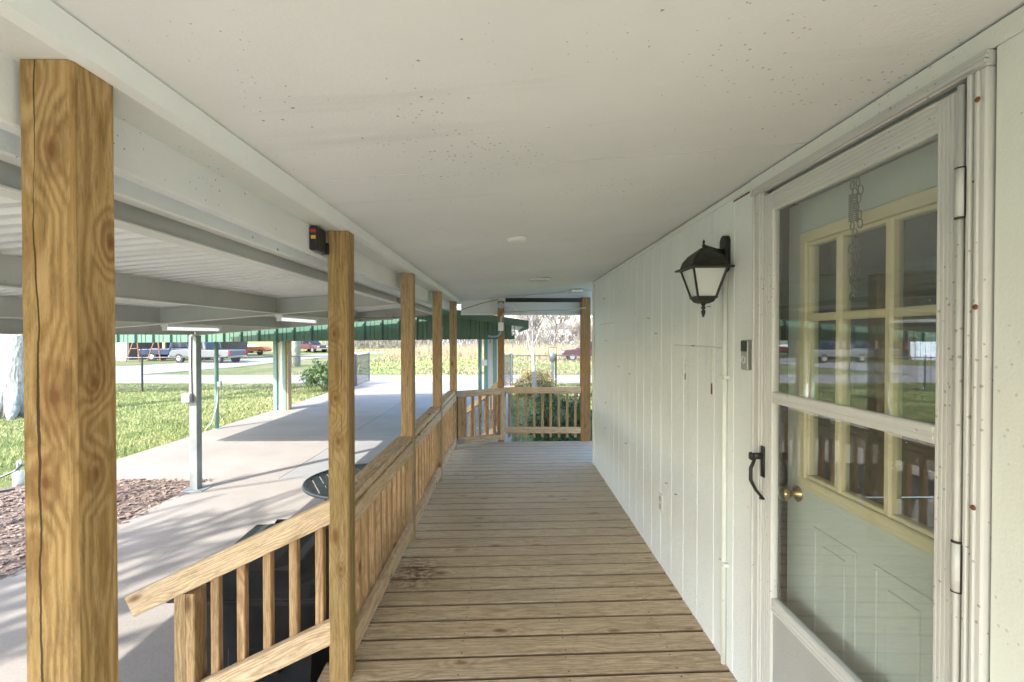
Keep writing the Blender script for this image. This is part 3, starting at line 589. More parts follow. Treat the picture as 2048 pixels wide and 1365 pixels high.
hd.tube([(xh-.035, yh, E-.475), (xh-.05, yh, E-.51), (xh-.05, yh, E-.555), (xh-.03, yh, E-.595), (xh-.004, yh, E-.625)], [.006, .007, .0075, .006, .005], 8); hd.lathe([(.010, 0), (.010, .006)], (xh-.006, yh, E-.630), 10)
hd.build('handle', 'black_metal', sdr, True)
# spring and chain between the doors
ch = thing('door_chain', 'grey steel spring and chain hanging behind the upper glass of the storm door', 'chain', (1.045, 1.42, E+.15))
yc = 1.425; m = MB(); pts = [(1.045+.011*math.cos(a*.7854), yc+.011*math.sin(a*.7854), E+.43-.085*a/112) for a in range(113)]
m.tube(pts, .0016, 5); m.build('spring', 'chain_steel', ch, True)
def links(top, n, L, name='link'):
    c = Vector(top)
    for k in range(n):
        m = MB(); pts = []
        for a in range(10):
            t_ = 2*math.pi*a/10; u, q = .0075*math.cos(t_), L*.58*math.sin(t_)
            pts.append((c.x+(u if k % 2 else 0)+.004*math.sin(k*1.7), c.y+(0 if k % 2 else u)+.004*math.cos(k*2.1), c.z-L*.5+q))
        m.tube(pts, .0017, 5, closed=True); m.build(name, 'chain_steel', ch, True); c.z -= L
links((1.045, yc, E+.47), 2, .024); links((1.046, yc, E+.347), 10, .024); links((1.05, yc-.016, E+.475), 6, .025); links((1.05, yc-.010, E+.30), 7, .023)
# ------------------------------------------------------------------ wall fittings
yl, xl, zl = 2.16, .895, E
lan = thing('wall_lantern', 'black coach lantern with frosted glass on the white wall beside the door', 'lantern', (XW, yl, E+.3))
m = MB(); prof = []
for a in range(24):
    t_ = 2*math.pi*a/24; prof.append((yl+.033*math.cos(t_), E+.377+(.05 if math.sin(t_) >= 0 else -.05)+.033*math.sin(t_)))
m.prism(prof, XW-.022, XW-.001, lambda a, b, yy: (yy, a, b)); m.build('back_plate', 'black_metal', lan)
m = MB(); m.tube([(XW-.015, yl, E+.385), (.95, yl, E+.392), (xl, yl, E+.412), (xl, yl, E+.39)], [.013, .011, .009, .012], 8); m.lathe([(.006, 0), (.009, .01), (.004, .018), (.007, .026), (.002, .036)], (xl, yl, E+.405), 10); m.build('arm', 'black_metal', lan, True)
m = MB(); m.frust((xl, yl, E), [(.303, .098, .098), (.311, .098, .098), (.318, .080, .080), (.345, .072, .072), (.372, .052, .052), (.389, .030, .030), (.402, .014, .014)]); m.build('cap', 'black_metal', lan)
m = MB(); m.frust((xl, yl, E), [(.181, .040, .040), (.302, .072, .072)]); m.build('glass_shade', 'frost', lan)
for a, b in ((-1, -1), (1, -1), (1, 1), (-1, 1)):
    m = MB(); m.tube([(xl+a*.042, yl+b*.042, E+.180), (xl+a*.075, yl+b*.075, E+.304)], .0055, 6); m.build('corner_bar', 'black_metal', lan)
m = MB(); m.frust((xl, yl, E), [(.148, .020, .020), (.156, .034, .034), (.168, .040, .040), (.172, .046, .046), (.1805, .047, .047)]); m.build('base', 'black_metal', lan)
m = MB(); m.lathe([(.003, .085), (.008, .10), (.010, .112), (.005, .122), (.012, .128), (.006, .136), (.012, .1475)], (xl, yl, E), 12); m.build('finial', 'black_metal', lan, True)
m = MB(); m.tube([(XW-.012, 2.155, DK+.003), (XW-.012, 2.155, E+.288)], .0115, 12); cp = m.build('wall_conduit', 'casing_paint', None, True); tag(cp, 'white painted conduit running down the wall under the lantern', 'conduit')
for z in (-.19, -1.05): m = MB(); m.cbox(XW-.026, XW-.0005, 2.125, 2.185, E+z-.008, E+z+.008, .002); m.build('strap', 'casing_paint', cp)
db = thing('doorbell', 'slim grey video doorbell with round button left of the storm door', 'doorbell', (XW, 1.957, E-.08))
m = MB(); m.cbox(XW-.022, XW-.0005, 1.932, 1.987, E-.143, E-.018, .004); m.build('body', 'silver', db)
m = MB(); m.cbox(XW-.0245, XW-.0215, 1.935, 1.984, E-.066, E-.021, .002); m.build('camera_panel', 'black_plastic', db)
m = MB(); m.tube([(XW-.0235, 1.9595+.014*math.cos(a*.3927), E-.10+.014*math.sin(a*.3927)) for a in range(16)], .002, 6, closed=True); m.build('button_ring', 'white_plastic', db, True)
ol = thing('wall_outlet', 'small weathered electrical outlet low on the white wall', 'outlet', (XW, 3.08, E-1.1))
m = MB(); m.cbox(XW-.008, XW-.0005, 3.045, 3.115, E-1.16, E-1.04, .003); m.build('plate', 'white_plastic', ol)
for z in (-1.125, -1.075): m = MB(); m.cbox(XW-.012, XW-.0075, 3.063, 3.097, E+z-.016, E+z+.016, .003); m.build('socket', 'grey_plastic', ol)
# black control box on the header beam
bx = thing('control_box', 'black device with yellow stickers on the white beam beside the second post', 'device', (-.81, 2.02, E+.35))
m = MB(); m.cbox(-.8200, -.785, 1.935, 2.03, E+.352, E+.452, .006); m.build('body', 'black_plastic', bx)
m = MB(); m.cbox(-.812, -.778, 2.031, 2.049, E+.35, E+.40, .003); m.build('side_box', 'black_plastic', bx)
m = MB(); m.box(-.81, -.792, 1.9325, 1.935, E+.398, E+.412); m.build('yellow_sticker', 'yellow_sticker', bx); m = MB(); m.box(-.812, -.79, 1.932, 1.935, E+.424, E+.436); m.build('red_sticker', 'red_sticker', bx)
# wires at the far end, junction boxes
jb = thing('junction_box', 'white round and square electrical boxes on the far reddish post', 'electrical box', (-.11, 6.75, E))
m = MB(); m.lathe([(.048, 0), (.048, .03), (.04, .034)], n=20); o = m.build('round_box', 'grey_plastic', None); o.location = (-.115, 6.752, E+.435); o.rotation_euler = (R(90), 0, 0); par(o, jb)
m = MB(); m.cbox(-.155, -.08, 6.70, 6.752, E+.07, E+.19, .004); m.build('square_box', 'white_plastic', jb)
m = MB(); m.tube([(-.115, 6.725, E+.19), (-.115, 6.725, E+.25), (-.08, 6.72, E+.30), (-.05, 6.70, E+.335)], .014, 8); m.build('elbow', 'grey_plastic', jb, True)
m = MB(); m.tube([(-.12, 6.725, E+.07), (-.13, 6.72, E+.02), (-.17, 6.72, E-.01), (-.25, 6.71, E-.015), (-.30, 6.70, E+.0)], .014, 8); m.build('flexible_pipe', 'blue_pipe', jb, True)
for nm_, pts, rr, mt, lb in (('wire', [(-.05, 6.69, E+.335), (.4, 6.695, E+.36), (.8, 6.695, E+.365), (1.1, 6.70, E+.40)], .008, 'grey_plastic', 'grey cable along the far white header below the rolled shade'),
    ('wire', [(-.08, 6.69, E+.44), (.05, 6.69, E+.42), (.12, 6.69, E+.36)], .005, 'white_plastic', 'short white cable looping from the round box on the far post'),
    ('wire', [(-.69, 6.3, E+.33), (-.4, 6.6, E+.45), (-.16, 6.74, E+.52)], .005, 'copper_wire', 'brown wire strung from the beam up to the far post'),
    ('wire', [(-2.4, 6.1, E+.235), (-1.6, 6.1, E+.23), (-1.0, 6.1, E+.26)], .006, 'copper_wire', 'brown wire sagging under the metal carport roof')):
    m = MB(); m.tube(pts, rr, 6); tag(m.build(nm_, mt, None, True), lb, 'wire')
# ================================================================== LEAN-TO METAL CARPORT
lean = thing('lean_to_carport', 'grey steel lean-to carport roof with corrugated metal joined to the porch', 'carport', (-2.6, 3, E+.2))
ZR = lambda x: E+.013+(x+4.2)*.083                            # underside of the steel
def channel_y(x, y0, y1, name='purlin'):                      # C channel running away from the camera
    z = ZR(x); m = MB(); m.box(x-.004, x, y0, y1, z, z+.127); o = m.build(name, 'steel_paint', lean)
    m = MB(); m.box(x-.045, x-.0045, y0, y1, z, z+.005); m.box(x-.045, x-.0045, y0, y1, z+.122, z+.127); m.box(x+.0005, x+.02, y0, y1, z-.001, z+.004); m.build('flange', 'flange_paint', o)
for x in (-.975, -2.01, -3.02, -4.19):
    for a, b in ((-1.75, 4.09), (4.145, 6.29)): channel_y(x, a, b, 'eave_beam' if x < -4 else 'purlin')
for yy in (-1.8, 4.1, 6.3):
    m = MB(); x0, x1 = -4.25, -.95
    m.prism([(x0, ZR(x0)-.003), (x1, ZR(x1)-.003), (x1, ZR(x1)+.122), (x0, ZR(x0)+.122)], yy, yy+.004); o = m.build('rafter', 'steel_paint', lean)
    m = MB(); m.prism([(x0, ZR(x0)-.010), (x1, ZR(x1)-.010), (x1, ZR(x1)-.0035), (x0, ZR(x0)-.0035)], yy-.02, yy+.045); m.build('flange', 'flange_paint', o)
y = -1.85
while y < 6.84:
    y2 = min(y+.88, 6.88); n = int((y2-y)/.0115); m = MB(); top = []  # panels run on past the far rafter, an added overhang shading the fascia
    for i in range(n+1):
        yy = y+(y2-y)*i/n; ph = (yy % .0925)/.0925
        h = .024 if ph < .28 else (.024*(1-(ph-.28)/.14) if ph < .42 else (0 if ph < .86 else .024*(ph-.86)/.14))
        for x in (-.90, -4.33):
            for e in (.128, .1292): m.v.append((x, yy, ZR(x)+e+h))
    for i in range(n):
        k = i*4; m.f += [(k, k+2, k+6, k+4), (k+1, k+5, k+7, k+3), (k+2, k+3, k+7, k+6)]
    m.build('roof_panel', 'galv', lean); y = y2
def tube_light(x, lab):
    o = thing('tube_light', lab, 'light', (x, 4.5, ZR(x)), 'tube lights'); z = ZR(x)-.012
    m = MB(); m.cbox(x-.035, x+.035, 4.17, 4.95, z-.018, z+.010, .004); m.build('housing', 'white_plastic', o)
    m = MB(); m.tube([(x, 4.19, z-.034), (x, 4.93, z-.034)], .0145, 12); m.build('tube', 'tube_glow', o, True)
    for yy in (4.175, 4.945): m = MB(); m.cbox(x-.02, x+.02, yy-.007, yy+.007, z-.052, z-.018, .003); m.build('socket', 'white_plastic', o)
tube_light(-2.035, 'white fluorescent tube under the lean-to roof, the one nearer the porch posts'); tube_light(-3.045, 'white fluorescent tube under the lean-to roof, the left one by the grey post')
gpst = thing('steel_post', 'slim grey square steel post at the corner of the lean-to carport', 'post', (-4.19, 6.3, 0))
m = MB(); m.cbox(-4.245, -4.14, 6.25, 6.355, 0, ZR(-4.19)-.011, .006); m.build('shaft', 'post_steel', gpst)
m = MB(); m.cbox(-4.32, -4.04, 6.18, 6.42, -.004, .006, .002); m.build('foot_plate', 'post_steel', gpst)
m = MB(); m.tube([(-4.21, 6.238, E-.02), (-4.215, 6.24, E-.4), (-4.205, 6.24, E-.76)], .011, 8); m.build('conduit', 'white_plastic', gpst, True)
m = MB(); m.cbox(-4.30, -4.19, 6.19, 6.248, E-.88, E-.76, .005); ob = m.build('outlet_box', 'grey_plastic', gpst)
for q in (0, 1): m = MB(); m.cbox(-4.295+.054*q, -4.248+.054*q, 6.180, 6.1895, E-.87, E-.77, .003); m.build('lid', 'white_plastic', ob)
m = MB(); m.cbox(-2.06, -1.98, 6.24, 6.278, E+.185, E+.265, .004); tag(m.build('switch_box', 'grey_plastic'), 'small grey electrical box on the far rafter behind the second post', 'electrical box')
m = MB(); m.cbox(-1.64, -1.55, 6.24, 6.278, E+.21, E+.29, .004); tag(m.build('switch_box', 'grey_plastic'), 'small grey electrical box on the far rafter between the posts', 'electrical box')
# ================================================================== GREEN GABLE CARPORT
gc = thing('green_carport', 'green metal gable carport with ribbed fascia behind the lean-to', 'carport', (-3.4, 10, 0))
GX0, GX1, GP = -7.2, .04, -3.40; YF = 7.06
roofz = lambda x: E+.70-abs(x-GP)*.15
botz = lambda x: E-.118+(x-GX0)*.0095
x = GX0
while x < GX1-.05:
    x2 = min(x+.2625, GX1); m = MB(); z0, z1 = botz(x), roofz(x); z0b, z1b = botz(x2), roofz(x2)
    m.add([(x, YF, z0), (x2-.0005, YF, z0b), (x2-.0005, YF, z1b), (x, YF, z1), (x, YF+.003, z0), (x2-.0005, YF+.003, z0b), (x2-.0005, YF+.003, z1b), (x, YF+.003, z1)],
          [(0, 1, 2, 3), (7, 6, 5, 4), (0, 4, 5, 1), (1, 5, 6, 2), (2, 6, 7, 3), (3, 7, 4, 0)])
    zt, zb = min(z1, z1b)-.005, max(z0, z0b)+.001
    m.prism([(x+.012, YF-.001), (x+.028, YF-.030), (x+.05, YF-.030), (x+.066, YF-.001)], zb-.004, zt, lambda a, b, z: (a, b, z))
    for q in (.125, .185): m.prism([(x+q, YF-.001), (x+q+.006, YF-.007), (x+q+.012, YF-.001)], zb, zt, lambda a, b, z: (a, b, z))
    m.build('fascia_panel', 'green_metal', gc); x = x2
for s_, xe in ((-1, GX0-.28), (1, .27)):
    m = MB(); m.prism([(GP, roofz(GP)+.01), (xe, roofz(xe)+.01), (xe, roofz(xe)+.06), (GP, roofz(GP)+.06)] if True else [], YF-.10, 13.9); m.build('roof_slope', 'white_metal', gc)
    m = MB(); m.prism([(GP, roofz(GP)-.03), (xe, roofz(xe)-.03), (xe, roofz(xe)+.075), (GP, roofz(GP)+.075)], YF-.145, YF-.102); m.build('rake_trim', 'green_metal', gc)
    m = MB(); m.box(xe-.02 if s_ < 0 else xe+.001, xe-.001 if s_ < 0 else xe+.02, YF-.145, 13.9, roofz(xe)-.05, roofz(xe)+.075); m.build('eave_trim', 'green_light' if s_ < 0 else 'green_metal', gc)  # left trim is painted lighter to look sunlit, same metal as the right
m = MB(); m.prism([(GX0, botz(GX0)), (GX1, botz(GX1)), (GX1, roofz(GX1)), (GP, roofz(GP)), (GX0, roofz(GX0))], 13.6, 13.62); m.build('far_fascia', 'green_metal', gc)
m = MB(); m.box(GX0, GX0+.01, YF+.01, 13.59, E-.13, roofz(GX0)); m.build('side_fascia', 'green_metal', gc)
def gpole(x, yy, lab, r=.042):
    o = thing('carport_pole', lab, 'pole', (x, yy, 0), 'green carport poles')
    m = MB(); m.tube([(x, yy, .001), (x, yy, roofz(x)+.005)], r, 12); m.build('shaft', 'green_light', o, True)
    m = MB(); m.cbox(x-.08, x+.08, yy-.08, yy+.08, 0, .008, .002); m.build('foot_plate', 'green_light', o)
    return o
p1 = gpole(-6.45, 10.4, 'round green carport pole with an outlet box at the lawn edge')
m = MB(); m.cbox(-6.40, -6.32, 10.33, 10.39, .93, 1.05, .005); m.build('outlet_box', 'grey_plastic', p1)
m = MB(); m.tube([(-6.38, 10.34, .93), (-6.40, 10.32, .5), (-6.5, 10.3, .15), (-6.60, 10.25, .01)], .012, 7); m.build('cable', 'grey_plastic', p1, True)
gpole(-.64, 10.4, 'round green carport pole right of the far tan post')
def gcol(x, yy, lab):
    o = thing('carport_column', lab, 'column', (x, yy, 0), 'built up green columns')
    for q in (-.17, .08):
        m = MB(); m.cbox(x+q, x+q+.10, yy-.12, yy+.10, 0, roofz(x), .006); m.build('green_channel', 'green_light', o)
    m = MB(); m.box(x-.0695, x+.0795, yy-.06, yy-.04, 0, roofz(x)-.01); m.build('web', 'white_metal', o)
    m = MB(); m.cbox(x+.181, x+.24, yy-.10, yy+.09, 0, roofz(x), .006); m.build('timber', 'post_wood_pale' if x < -3 else 'white_metal', o)
    m = MB(); m.tube([(x-.02, yy-.13, E+.02), (x, yy-.13, E-.15), (x-.01, yy-.13, E-.2)], .010, 6); m.build('chain_hook', 'black_metal', o)
    return o
gcol(-6.33, 13.1, 'built up green and white column at the left edge of the carport slab')
c2 = gcol(-.52, 13.1, 'built up green and white column behind the reddish porch post')
m = MB(); m.cbox(-.74, -.60, 12.90, 12.975, E-.82, E-.66, .006); m.build('outlet_box', 'white_plastic', c2)
lampbox = thing('flood_light', 'small white outdoor light under the green roof edge beside the reddish post', 'light', (.0, 6.9, E)); 
m = MB(); m.cbox(-.02, .09, 7.22, 7.32, E-.055, E+.03, .008); m.build('housing', 'green_metal', lampbox); m = MB(); m.lathe([(.025, 0), (.042, -.05), (.04, -.06)], (.03, 7.20, E+.06), 14); m.build('lamp_head', 'white_plastic', lampbox, True)
# ================================================================== THINGS ON THE DRIVEWAY
bn = thing('trash_bin', 'black wheeled trash bin with domed lid behind the stair railing', 'bin', (-1.25, 2.6, 0))
cx, cy = -1.27, 2.62
m = MB(); m.frust((cx, cy, 0), [(.03, .23, .22), (.12, .25, .24), (.74, .315, .325), (.745, .345, .355), (.79, .345, .355), (.795, .32, .33)]); m.build('body', 'black_plastic', bn)
lid = MB(); N = 12
for i in range(N+1):
    for j in range(N+1):
        u, q = i/N*2-1, j/N*2-1; hx, hy = .37, .39
        dome = max(0, 1-max(abs(u), abs(q))**5); z = .80+.045*dome+.045*(q+1)/2+(.022*(abs(u) < .62)*(abs(q) < .68))
        if max(abs(u), abs(q)) > .99: z = .79+.03*(q+1)/2
        z += -.012*(abs(abs(u)-.31) < .06)*(abs(q) < .55)
        lid.v.append((cx+u*hx, cy+q*hy, z))
for i in range(N):
    for j in range(N): k = i*(N+1)+j; lid.f.append((k, k+N+1, k+N+2, k+1))
lo = lid.build('lid', 'black_plastic', bn); md = lo.modifiers.new('thick', 'SOLIDIFY'); md.thickness = .02; md.offset = -1; md2 = lo.modifiers.new('bev', 'BEVEL'); md2.width = .008; md2.segments = 2; md2.limit_method = 'ANGLE'
m = MB(); m.tube([(cx-.25, cy+.40, .80), (cx-.25, cy+.46, .83), (cx+.25, cy+.46, .83), (cx+.25, cy+.40, .80)], .016, 8); m.build('handle', 'black_plastic', bn, True)
for s_ in (-1, 1):
    m = MB(); m.tube([(cx+s_*.25-.025, cy+.27, .12), (cx+s_*.25+.025, cy+.27, .12)], .12, 20); m.build('wheel', 'rubber', bn, True)
m = MB(); m.cbox(cx-.13, cx+.13, cy-.296, cy-.27, .36, .50, .008); m.build('embossed_panel', 'black_plastic', bn)
tb = thing('patio_table', 'round dark grey slatted metal patio table beside the deck railing', 'table', (-1.38, 4.4, 0)); cx, cy, tr, tz = -1.36, 4.37, .50, .71
m = MB(); m.tube([(cx+tr*math.cos(a*math.pi/24), cy+tr*math.sin(a*math.pi/24), tz) for a in range(48)], .020, 8, closed=True); m.build('rim', 'table_metal', tb, True)
for k in range(13):
    d_ = -tr+.055+k*(2*tr-.11)/12; hl = math.sqrt(max(.001, (tr-.012)**2-d_**2))
    m = MB(); c, s_ = math.cos(2.1), math.sin(2.1); q = .031
    pts = [(-hl, d_-q), (hl, d_-q), (hl, d_+q), (-hl, d_+q)]
    m.prism([(cx+a*c-b*s_, cy+a*s_+b*c) for a, b in pts], tz-.004, tz+.006, lambda a, b, z: (a, b, z)); m.build('slat', 'table_metal', tb)
for a in range(4): t_ = a*1.5708+.6; m = MB(); m.tube([(cx+.36*math.cos(t_), cy+.36*math.sin(t_), tz-.005), (cx+.30*math.cos(t_), cy+.30*math.sin(t_), .4), (cx+.40*math.cos(t_), cy+.40*math.sin(t_), 0)], .014, 8); m.build('leg', 'table_metal', tb, True)
m = MB(); m.tube([(cx+.34*math.cos(a*.2618), cy+.34*math.sin(a*.2618), tz-.02) for a in range(24)], .010, 6, closed=True); m.build('under_ring', 'table_metal', tb, True)
# garden tap with hose, bricks edging the bed
tp = thing('garden_tap', 'white capped garden tap stub with a hose on the lawn behind the thick post', 'tap', (-7.0, 6.8, 0))
T0 = P(40, 968, 6.55); tx, ty = T0.x, T0.y
m = MB(); m.tube([(tx, ty, -.06), (tx, ty, .17)], .06, 12); m.build('pipe_sleeve', 'white_plastic', tp, True)
m = MB(); m.tube([(tx, ty, .17), (tx, ty, .30), (tx+.05, ty-.02, .32), (tx+.08, ty-.03, .27)], .018, 8); m.build('spigot', 'grey_plastic', tp, True)
hp = [(tx+.08, ty-.03, .27), (tx+.06, ty-.1, .20), (tx-.2, ty-.15, .08), (tx-.7, ty-.3, .0), (tx-1.5, ty-.5, -.02), (tx-2.4, ty-.3, -.02)]
m = MB(); m.tube(hp, .016, 7); m.build('hose', 'table_metal', tp, True)
m = MB(); m.tube([(-8.2, 5.2, 0), (-7.4, 5.5, -.01), (-6.9, 5.9, 0), (-6.6, 6.3, .0)], .015, 7); tag(m.build('garden_hose', 'table_metal', None, True), 'dark hose lying on the ground by the mulch bed', 'hose')
for k in range(9):
    a = random.uniform(-.15, .15); xk = -5.9+.205*k; yk = 2.62+.02*math.sin(k*2)
    m = MB(); m.cbox(-.095, .095, -.045, .045, -.05, .035, .006); o = m.build('edging_brick', 'brick_red', None, False, (xk, yk, 0)); o.rotation_euler = (0, 0, a); tag(o, ('leftmost', 'second', 'third', 'fourth', 'fifth', 'sixth', 'seventh', 'eighth', 'rightmost')[k]+(' weathered red edging brick' if k in (0, 8) else ' weathered red edging brick from the left')+' along the bed by the driveway', 'brick', 'edging bricks')
# ================================================================== FENCES AND GATES
def fence(pts, lab, h=1.30, step=.07, gap=2.9, name='chain_link_fence', cat='fence', grp=None):
    o = thing(name, lab, cat, (*pts[0], -.06), grp)
    for (a, b) in zip(pts[:-1], pts[1:]):
        a = Vector((*a, -.06)); b = Vector((*b, -.06)); L = (b-a).length; d = (b-a)/L; n = max(1, round(L/gap))
        for k in range(n+1):
            p = a+d*L*k/n; m = MB(); m.tube([p, p+Vector((0, 0, h+.05))], .032, 8); m.lathe([(.034, 0), (.02, .02), (.004, .03)], p+Vector((0, 0, h+.05)), 8); m.build('fence_post', 'fence_wire', o)
        m = MB(); m.tube([a+Vector((0, 0, h)), b+Vector((0, 0, h))], .021, 8); m.build('top_rail', 'fence_wire', o)
        m = MB(); s_ = -h
        while s_ < L:
            for sg in (1, -1):
                u0, u1 = (s_, s_+h) if sg > 0 else (s_+h, s_); z0, z1 = .03, h
                lo_, hi_ = max(0, min(u0, u1)), min(L, max(u0, u1))
                if hi_-lo_ < .03: continue
                f = lambda u: z0+(u-u0)/(u1-u0)*(z1-z0)
                m.tube([a+d*lo_+Vector((0, 0, f(lo_))), a+d*hi_+Vector((0, 0, f(hi_)))], .0042, 3, False)
            s_ += step
        w_ = m.build('wire_mesh', 'fence_wire', o); w_['kind'] = 'stuff'
    return o
fence([(-30, 14.2), (-13.6, 17.5), (-6.3, 19.2)], 'chain link fence along the left lawn in front of the road')
fence([(-6.25, 19.25), (-6.42, 21.6)], 'open chain link gate leaf at the left end of the driveway', name='chain_link_gate', cat='gate', grp='driveway gates')
fence([(-.19, 19.2), (.09, 20.6)], 'open chain link gate leaf behind the reddish post', name='chain_link_gate', cat='gate', grp='driveway gates')
fence([(.12, 19.25), (1.93, 19.3), (4.8, 19.35), (8.5, 19.4)], 'chain link fence behind the bare white tree at right')
# ================================================================== PLANTS
def bare_tree(lab, base, H, seed, mat='bark_pale', tr=.1, split=None, lean=0, depth=5, spread=.55, grp=None, nb=3, minr=.004, name='bare_tree', twn=5):
    rs = random.Random(seed); o = thing(name, lab, 'tree', base, grp); tk = MB(); cr = MB(); base = Vector(base)
    def grow(p, d, L, r, lev):
        k = 5; pts = [p]; rad = [r]; q = p.copy(); dd = d.copy()
        for i in range(k):
            wb = .03 if lev == 0 else .10; dd = (dd+Vector((rs.gauss(0, wb), rs.gauss(0, wb), rs.gauss(.03, .06)))).normalized(); q = q+dd*L/k; pts.append(q.copy()); rad.append(r*(1-.45*(i+1)/k))
        (tk if lev < 2 else cr).tube(pts, rad, max(3, (9, 7, 5, 4, 3, 3, 3)[lev]), lev < 1)
        if lev >= depth or rad[-1] < minr*.5: return
        n = nb+(lev == 0 and 2 or 0)+(lev > 2 and 1 or 0)
        for i in range(n):
            f = 1 if i == 0 else rs.uniform(.78 if lev == 0 else .35, 1); ix = min(k, max(1, int(f*k+.5))); u = Vector((rs.gauss(0, 1), rs.gauss(0, 1), rs.gauss(.15, .5))).normalized()
            nd = (dd+u*spread*rs.uniform(.7, 1.4)).normalized()
            if lev < 1: nd.z = abs(nd.z)+.15; nd.normalize()
            grow(pts[ix], nd, L*rs.uniform(.55, .85), max(minr, rad[ix]*rs.uniform(.5, .75)), lev+1)
    sp = split or H*.28; grow(base, Vector((lean, 0, 1)).normalized(), sp, tr, 0)
    tk.build('trunk', mat, o, True)
    if cr.v: cr.build('crown', mat, o, True)
    return o
def shrub(lab, base, rx, ry, h, n, mat, seed, lf=.035, name='shrub', mat2=None, upright=0):
    rs = random.Random(seed); o = thing(name, lab, 'shrub', base); st_ = MB(); b = Vector(base); mbs = [MB(), MB()]
    for k in range(16):
        a = rs.uniform(0, 6.28); q = rs.uniform(.2, .8); st_.tube([b, b+Vector((rx*q*.5*math.cos(a), ry*q*.5*math.sin(a), h*.4)), b+Vector((rx*q*math.cos(a), ry*q*math.sin(a), h*rs.uniform(.6, .95)))], [.012, .008, .004], 5)
    st_.build('stems', 'bark_grey', o)
    cl = []
    for k in range(55):
        a = rs.uniform(0, 6.28); z = rs.uniform(.12, 1); rr = (1-abs(z-.45)**2.2*1.4)*rs.uniform(.55, 1.0); cl.append((Vector((rx*rr*math.cos(a), ry*rr*math.sin(a), h*z*rs.uniform(.85, 1.06))), rs.uniform(.5, 1.2)))
    for k in range(n):
        c, s_ = rs.choice(cl); g = .17*s_*min(rx, h); p = b+c+Vector((rs.gauss(0, g), rs.gauss(0, g), rs.gauss(0, g*.9)))
        if p.z < b.z+.02: p.z = b.z+.05
        u = Vector((rs.gauss(0, 1), rs.gauss(0, 1), rs.gauss(.3+upright, .7))).normalized(); v_ = u.cross(Vector((rs.gauss(0, 1), rs.gauss(0, 1), rs.gauss(0, 1)))).normalized()
        L = lf*rs.uniform(.6, 1.3); W = L*.42
        mbs[1 if (mat2 and rs.random() < .3) else 0].add([p-u*L, p+v_*W, p+u*L, p-v_*W+u.cross(v_)*W*.3], [(0, 1, 2, 3)])
    for mb_, mt in zip(mbs, (mat, mat2)):
        if mb_.v:
            me = bpy.data.meshes.new('foliage'); me.from_pydata(mb_.v, [], mb_.f); me.update(); link('foliage', me, mt, o)
    return o
shrub('dense dark green shrub just beyond the far porch railing', (.95, 8.1, -.06), .62, .6, 1.08, 9000, 'leaf_dark', 3, .030)
shrub('yellowish green round bush at the foot of the bare white tree', (.95, 16.3, -.06), .68, .6, .86, 4200, 'leaf_olive', 4, .045, mat2='leaf_red')
shrub('loose upright green bush by the driveway gate at the fence', (-6.95, 17.8, -.06), .72, .6, 1.05, 4200, 'leaf_mid', 5, .05, upright=1.2)
bare_tree('bare pale trunked tree standing behind the far railing', (.86, 15.6, -.06), 6, 11, 'bark_pale', .10, 1.75, depth=5, spread=.55, nb=3, minr=.009)
# old pale tree at left and an unseen neighbour whose branches shade the driveway
big = bare_tree('thick whitish tree trunk at the left edge behind the thick post', (-12.95, 12.4, -.06), 10, 21, 'bark_white', .43, 3.0, depth=5, spread=.7, nb=3, minr=.012)
m = MB(); rs = random.Random(5)
for a in range(7):
    t_ = a*.9; m.tube([(-12.95+.18*math.cos(t_), 12.4+.18*math.sin(t_), .8), (-12.95+.40*math.cos(t_), 12.4+.40*math.sin(t_), .15), (-12.95+.75*math.cos(t_), 12.4+.75*math.sin(t_), -.10)], [.16, .15, .06], 8)
m.build('roots', 'bark_white', big, True)
bare_tree('tall bare tree on the lawn left of the porch, behind the camera', (-9.3, -3.0, -.06), 11, 33, 'bark_grey', .36, 4.0, depth=3, spread=.75, nb=4, minr=.045)
bare_tree('second tall bare tree on the lawn, behind the camera', (-7.2, -4.6, -.06), 11, 35, 'bark_grey', .26, 4.2, depth=3, spread=.75, nb=3, minr=.04)
# far bare wood across the field
labs = ['bare tree in the far tree line', ]
spots = [(2.2, 58), (6.0, 62), (9.5, 60), (-1.5, 66), (4.2, 70), (12, 70), (-5, 72), (-9.5, 78), (8, 52), (15.5, 64)]
pro = bare_tree('leafless tree in the tree line across the field', (0, 0, -.06), 9, 77, 'bark_grey', .16, 2.0, depth=4, spread=.6, nb=4, minr=.02, grp='leafless trees across the field')
for i, (x, yy) in enumerate(spots):
    if i == 0: r_ = pro
    else:
        r_ = pro.copy(); COL.objects.link(r_)
        for c in list(pro.children): cc = c.copy(); COL.objects.link(cc); cc.parent = r_
    rank = sorted(spots, key=lambda q: q[0]/q[1]).index((x, yy)); r_['label'] = ('leftmost', 'second', 'third', 'fourth', 'fifth', 'sixth', 'seventh', 'eighth', 'ninth', 'rightmost')[rank]+(' leafless tree' if rank in (0, 9) else ' leafless tree from the left')+' in the tree line across the field'
    r_.location = (x, yy, -.06); r_.rotation_euler = (0, 0, i*1.3); s_ = 1+.3*math.sin(i*2.2); r_.scale = (s_, s_, s_)
for c in pro.children: c.matrix_parent_inverse = Matrix.Translation((0, 0, .06))
for o in bpy.data.objects:
    if o.parent and o.parent.get('group') == 'leafless trees across the field': o.matrix_parent_inverse = Matrix.Translation((0, 0, .06))
m = MB(); rs = random.Random(8)
for k in range(5200):
    x = rs.uniform(-30, 40); yy = rs.uniform(72, 96); z = 0 if rs.random() < .35 else rs.uniform(.5, 6); L = rs.uniform(1, 4.5); a = rs.gauss(0, .5); b = rs.gauss(0, .5)
    m.tube([(x, yy, z), (x+L*.5*a, yy+L*.5*b, z+L*.55), (x+L*a*1.3, yy+L*b, z+L)], [.05, .03, .015], 3, False)
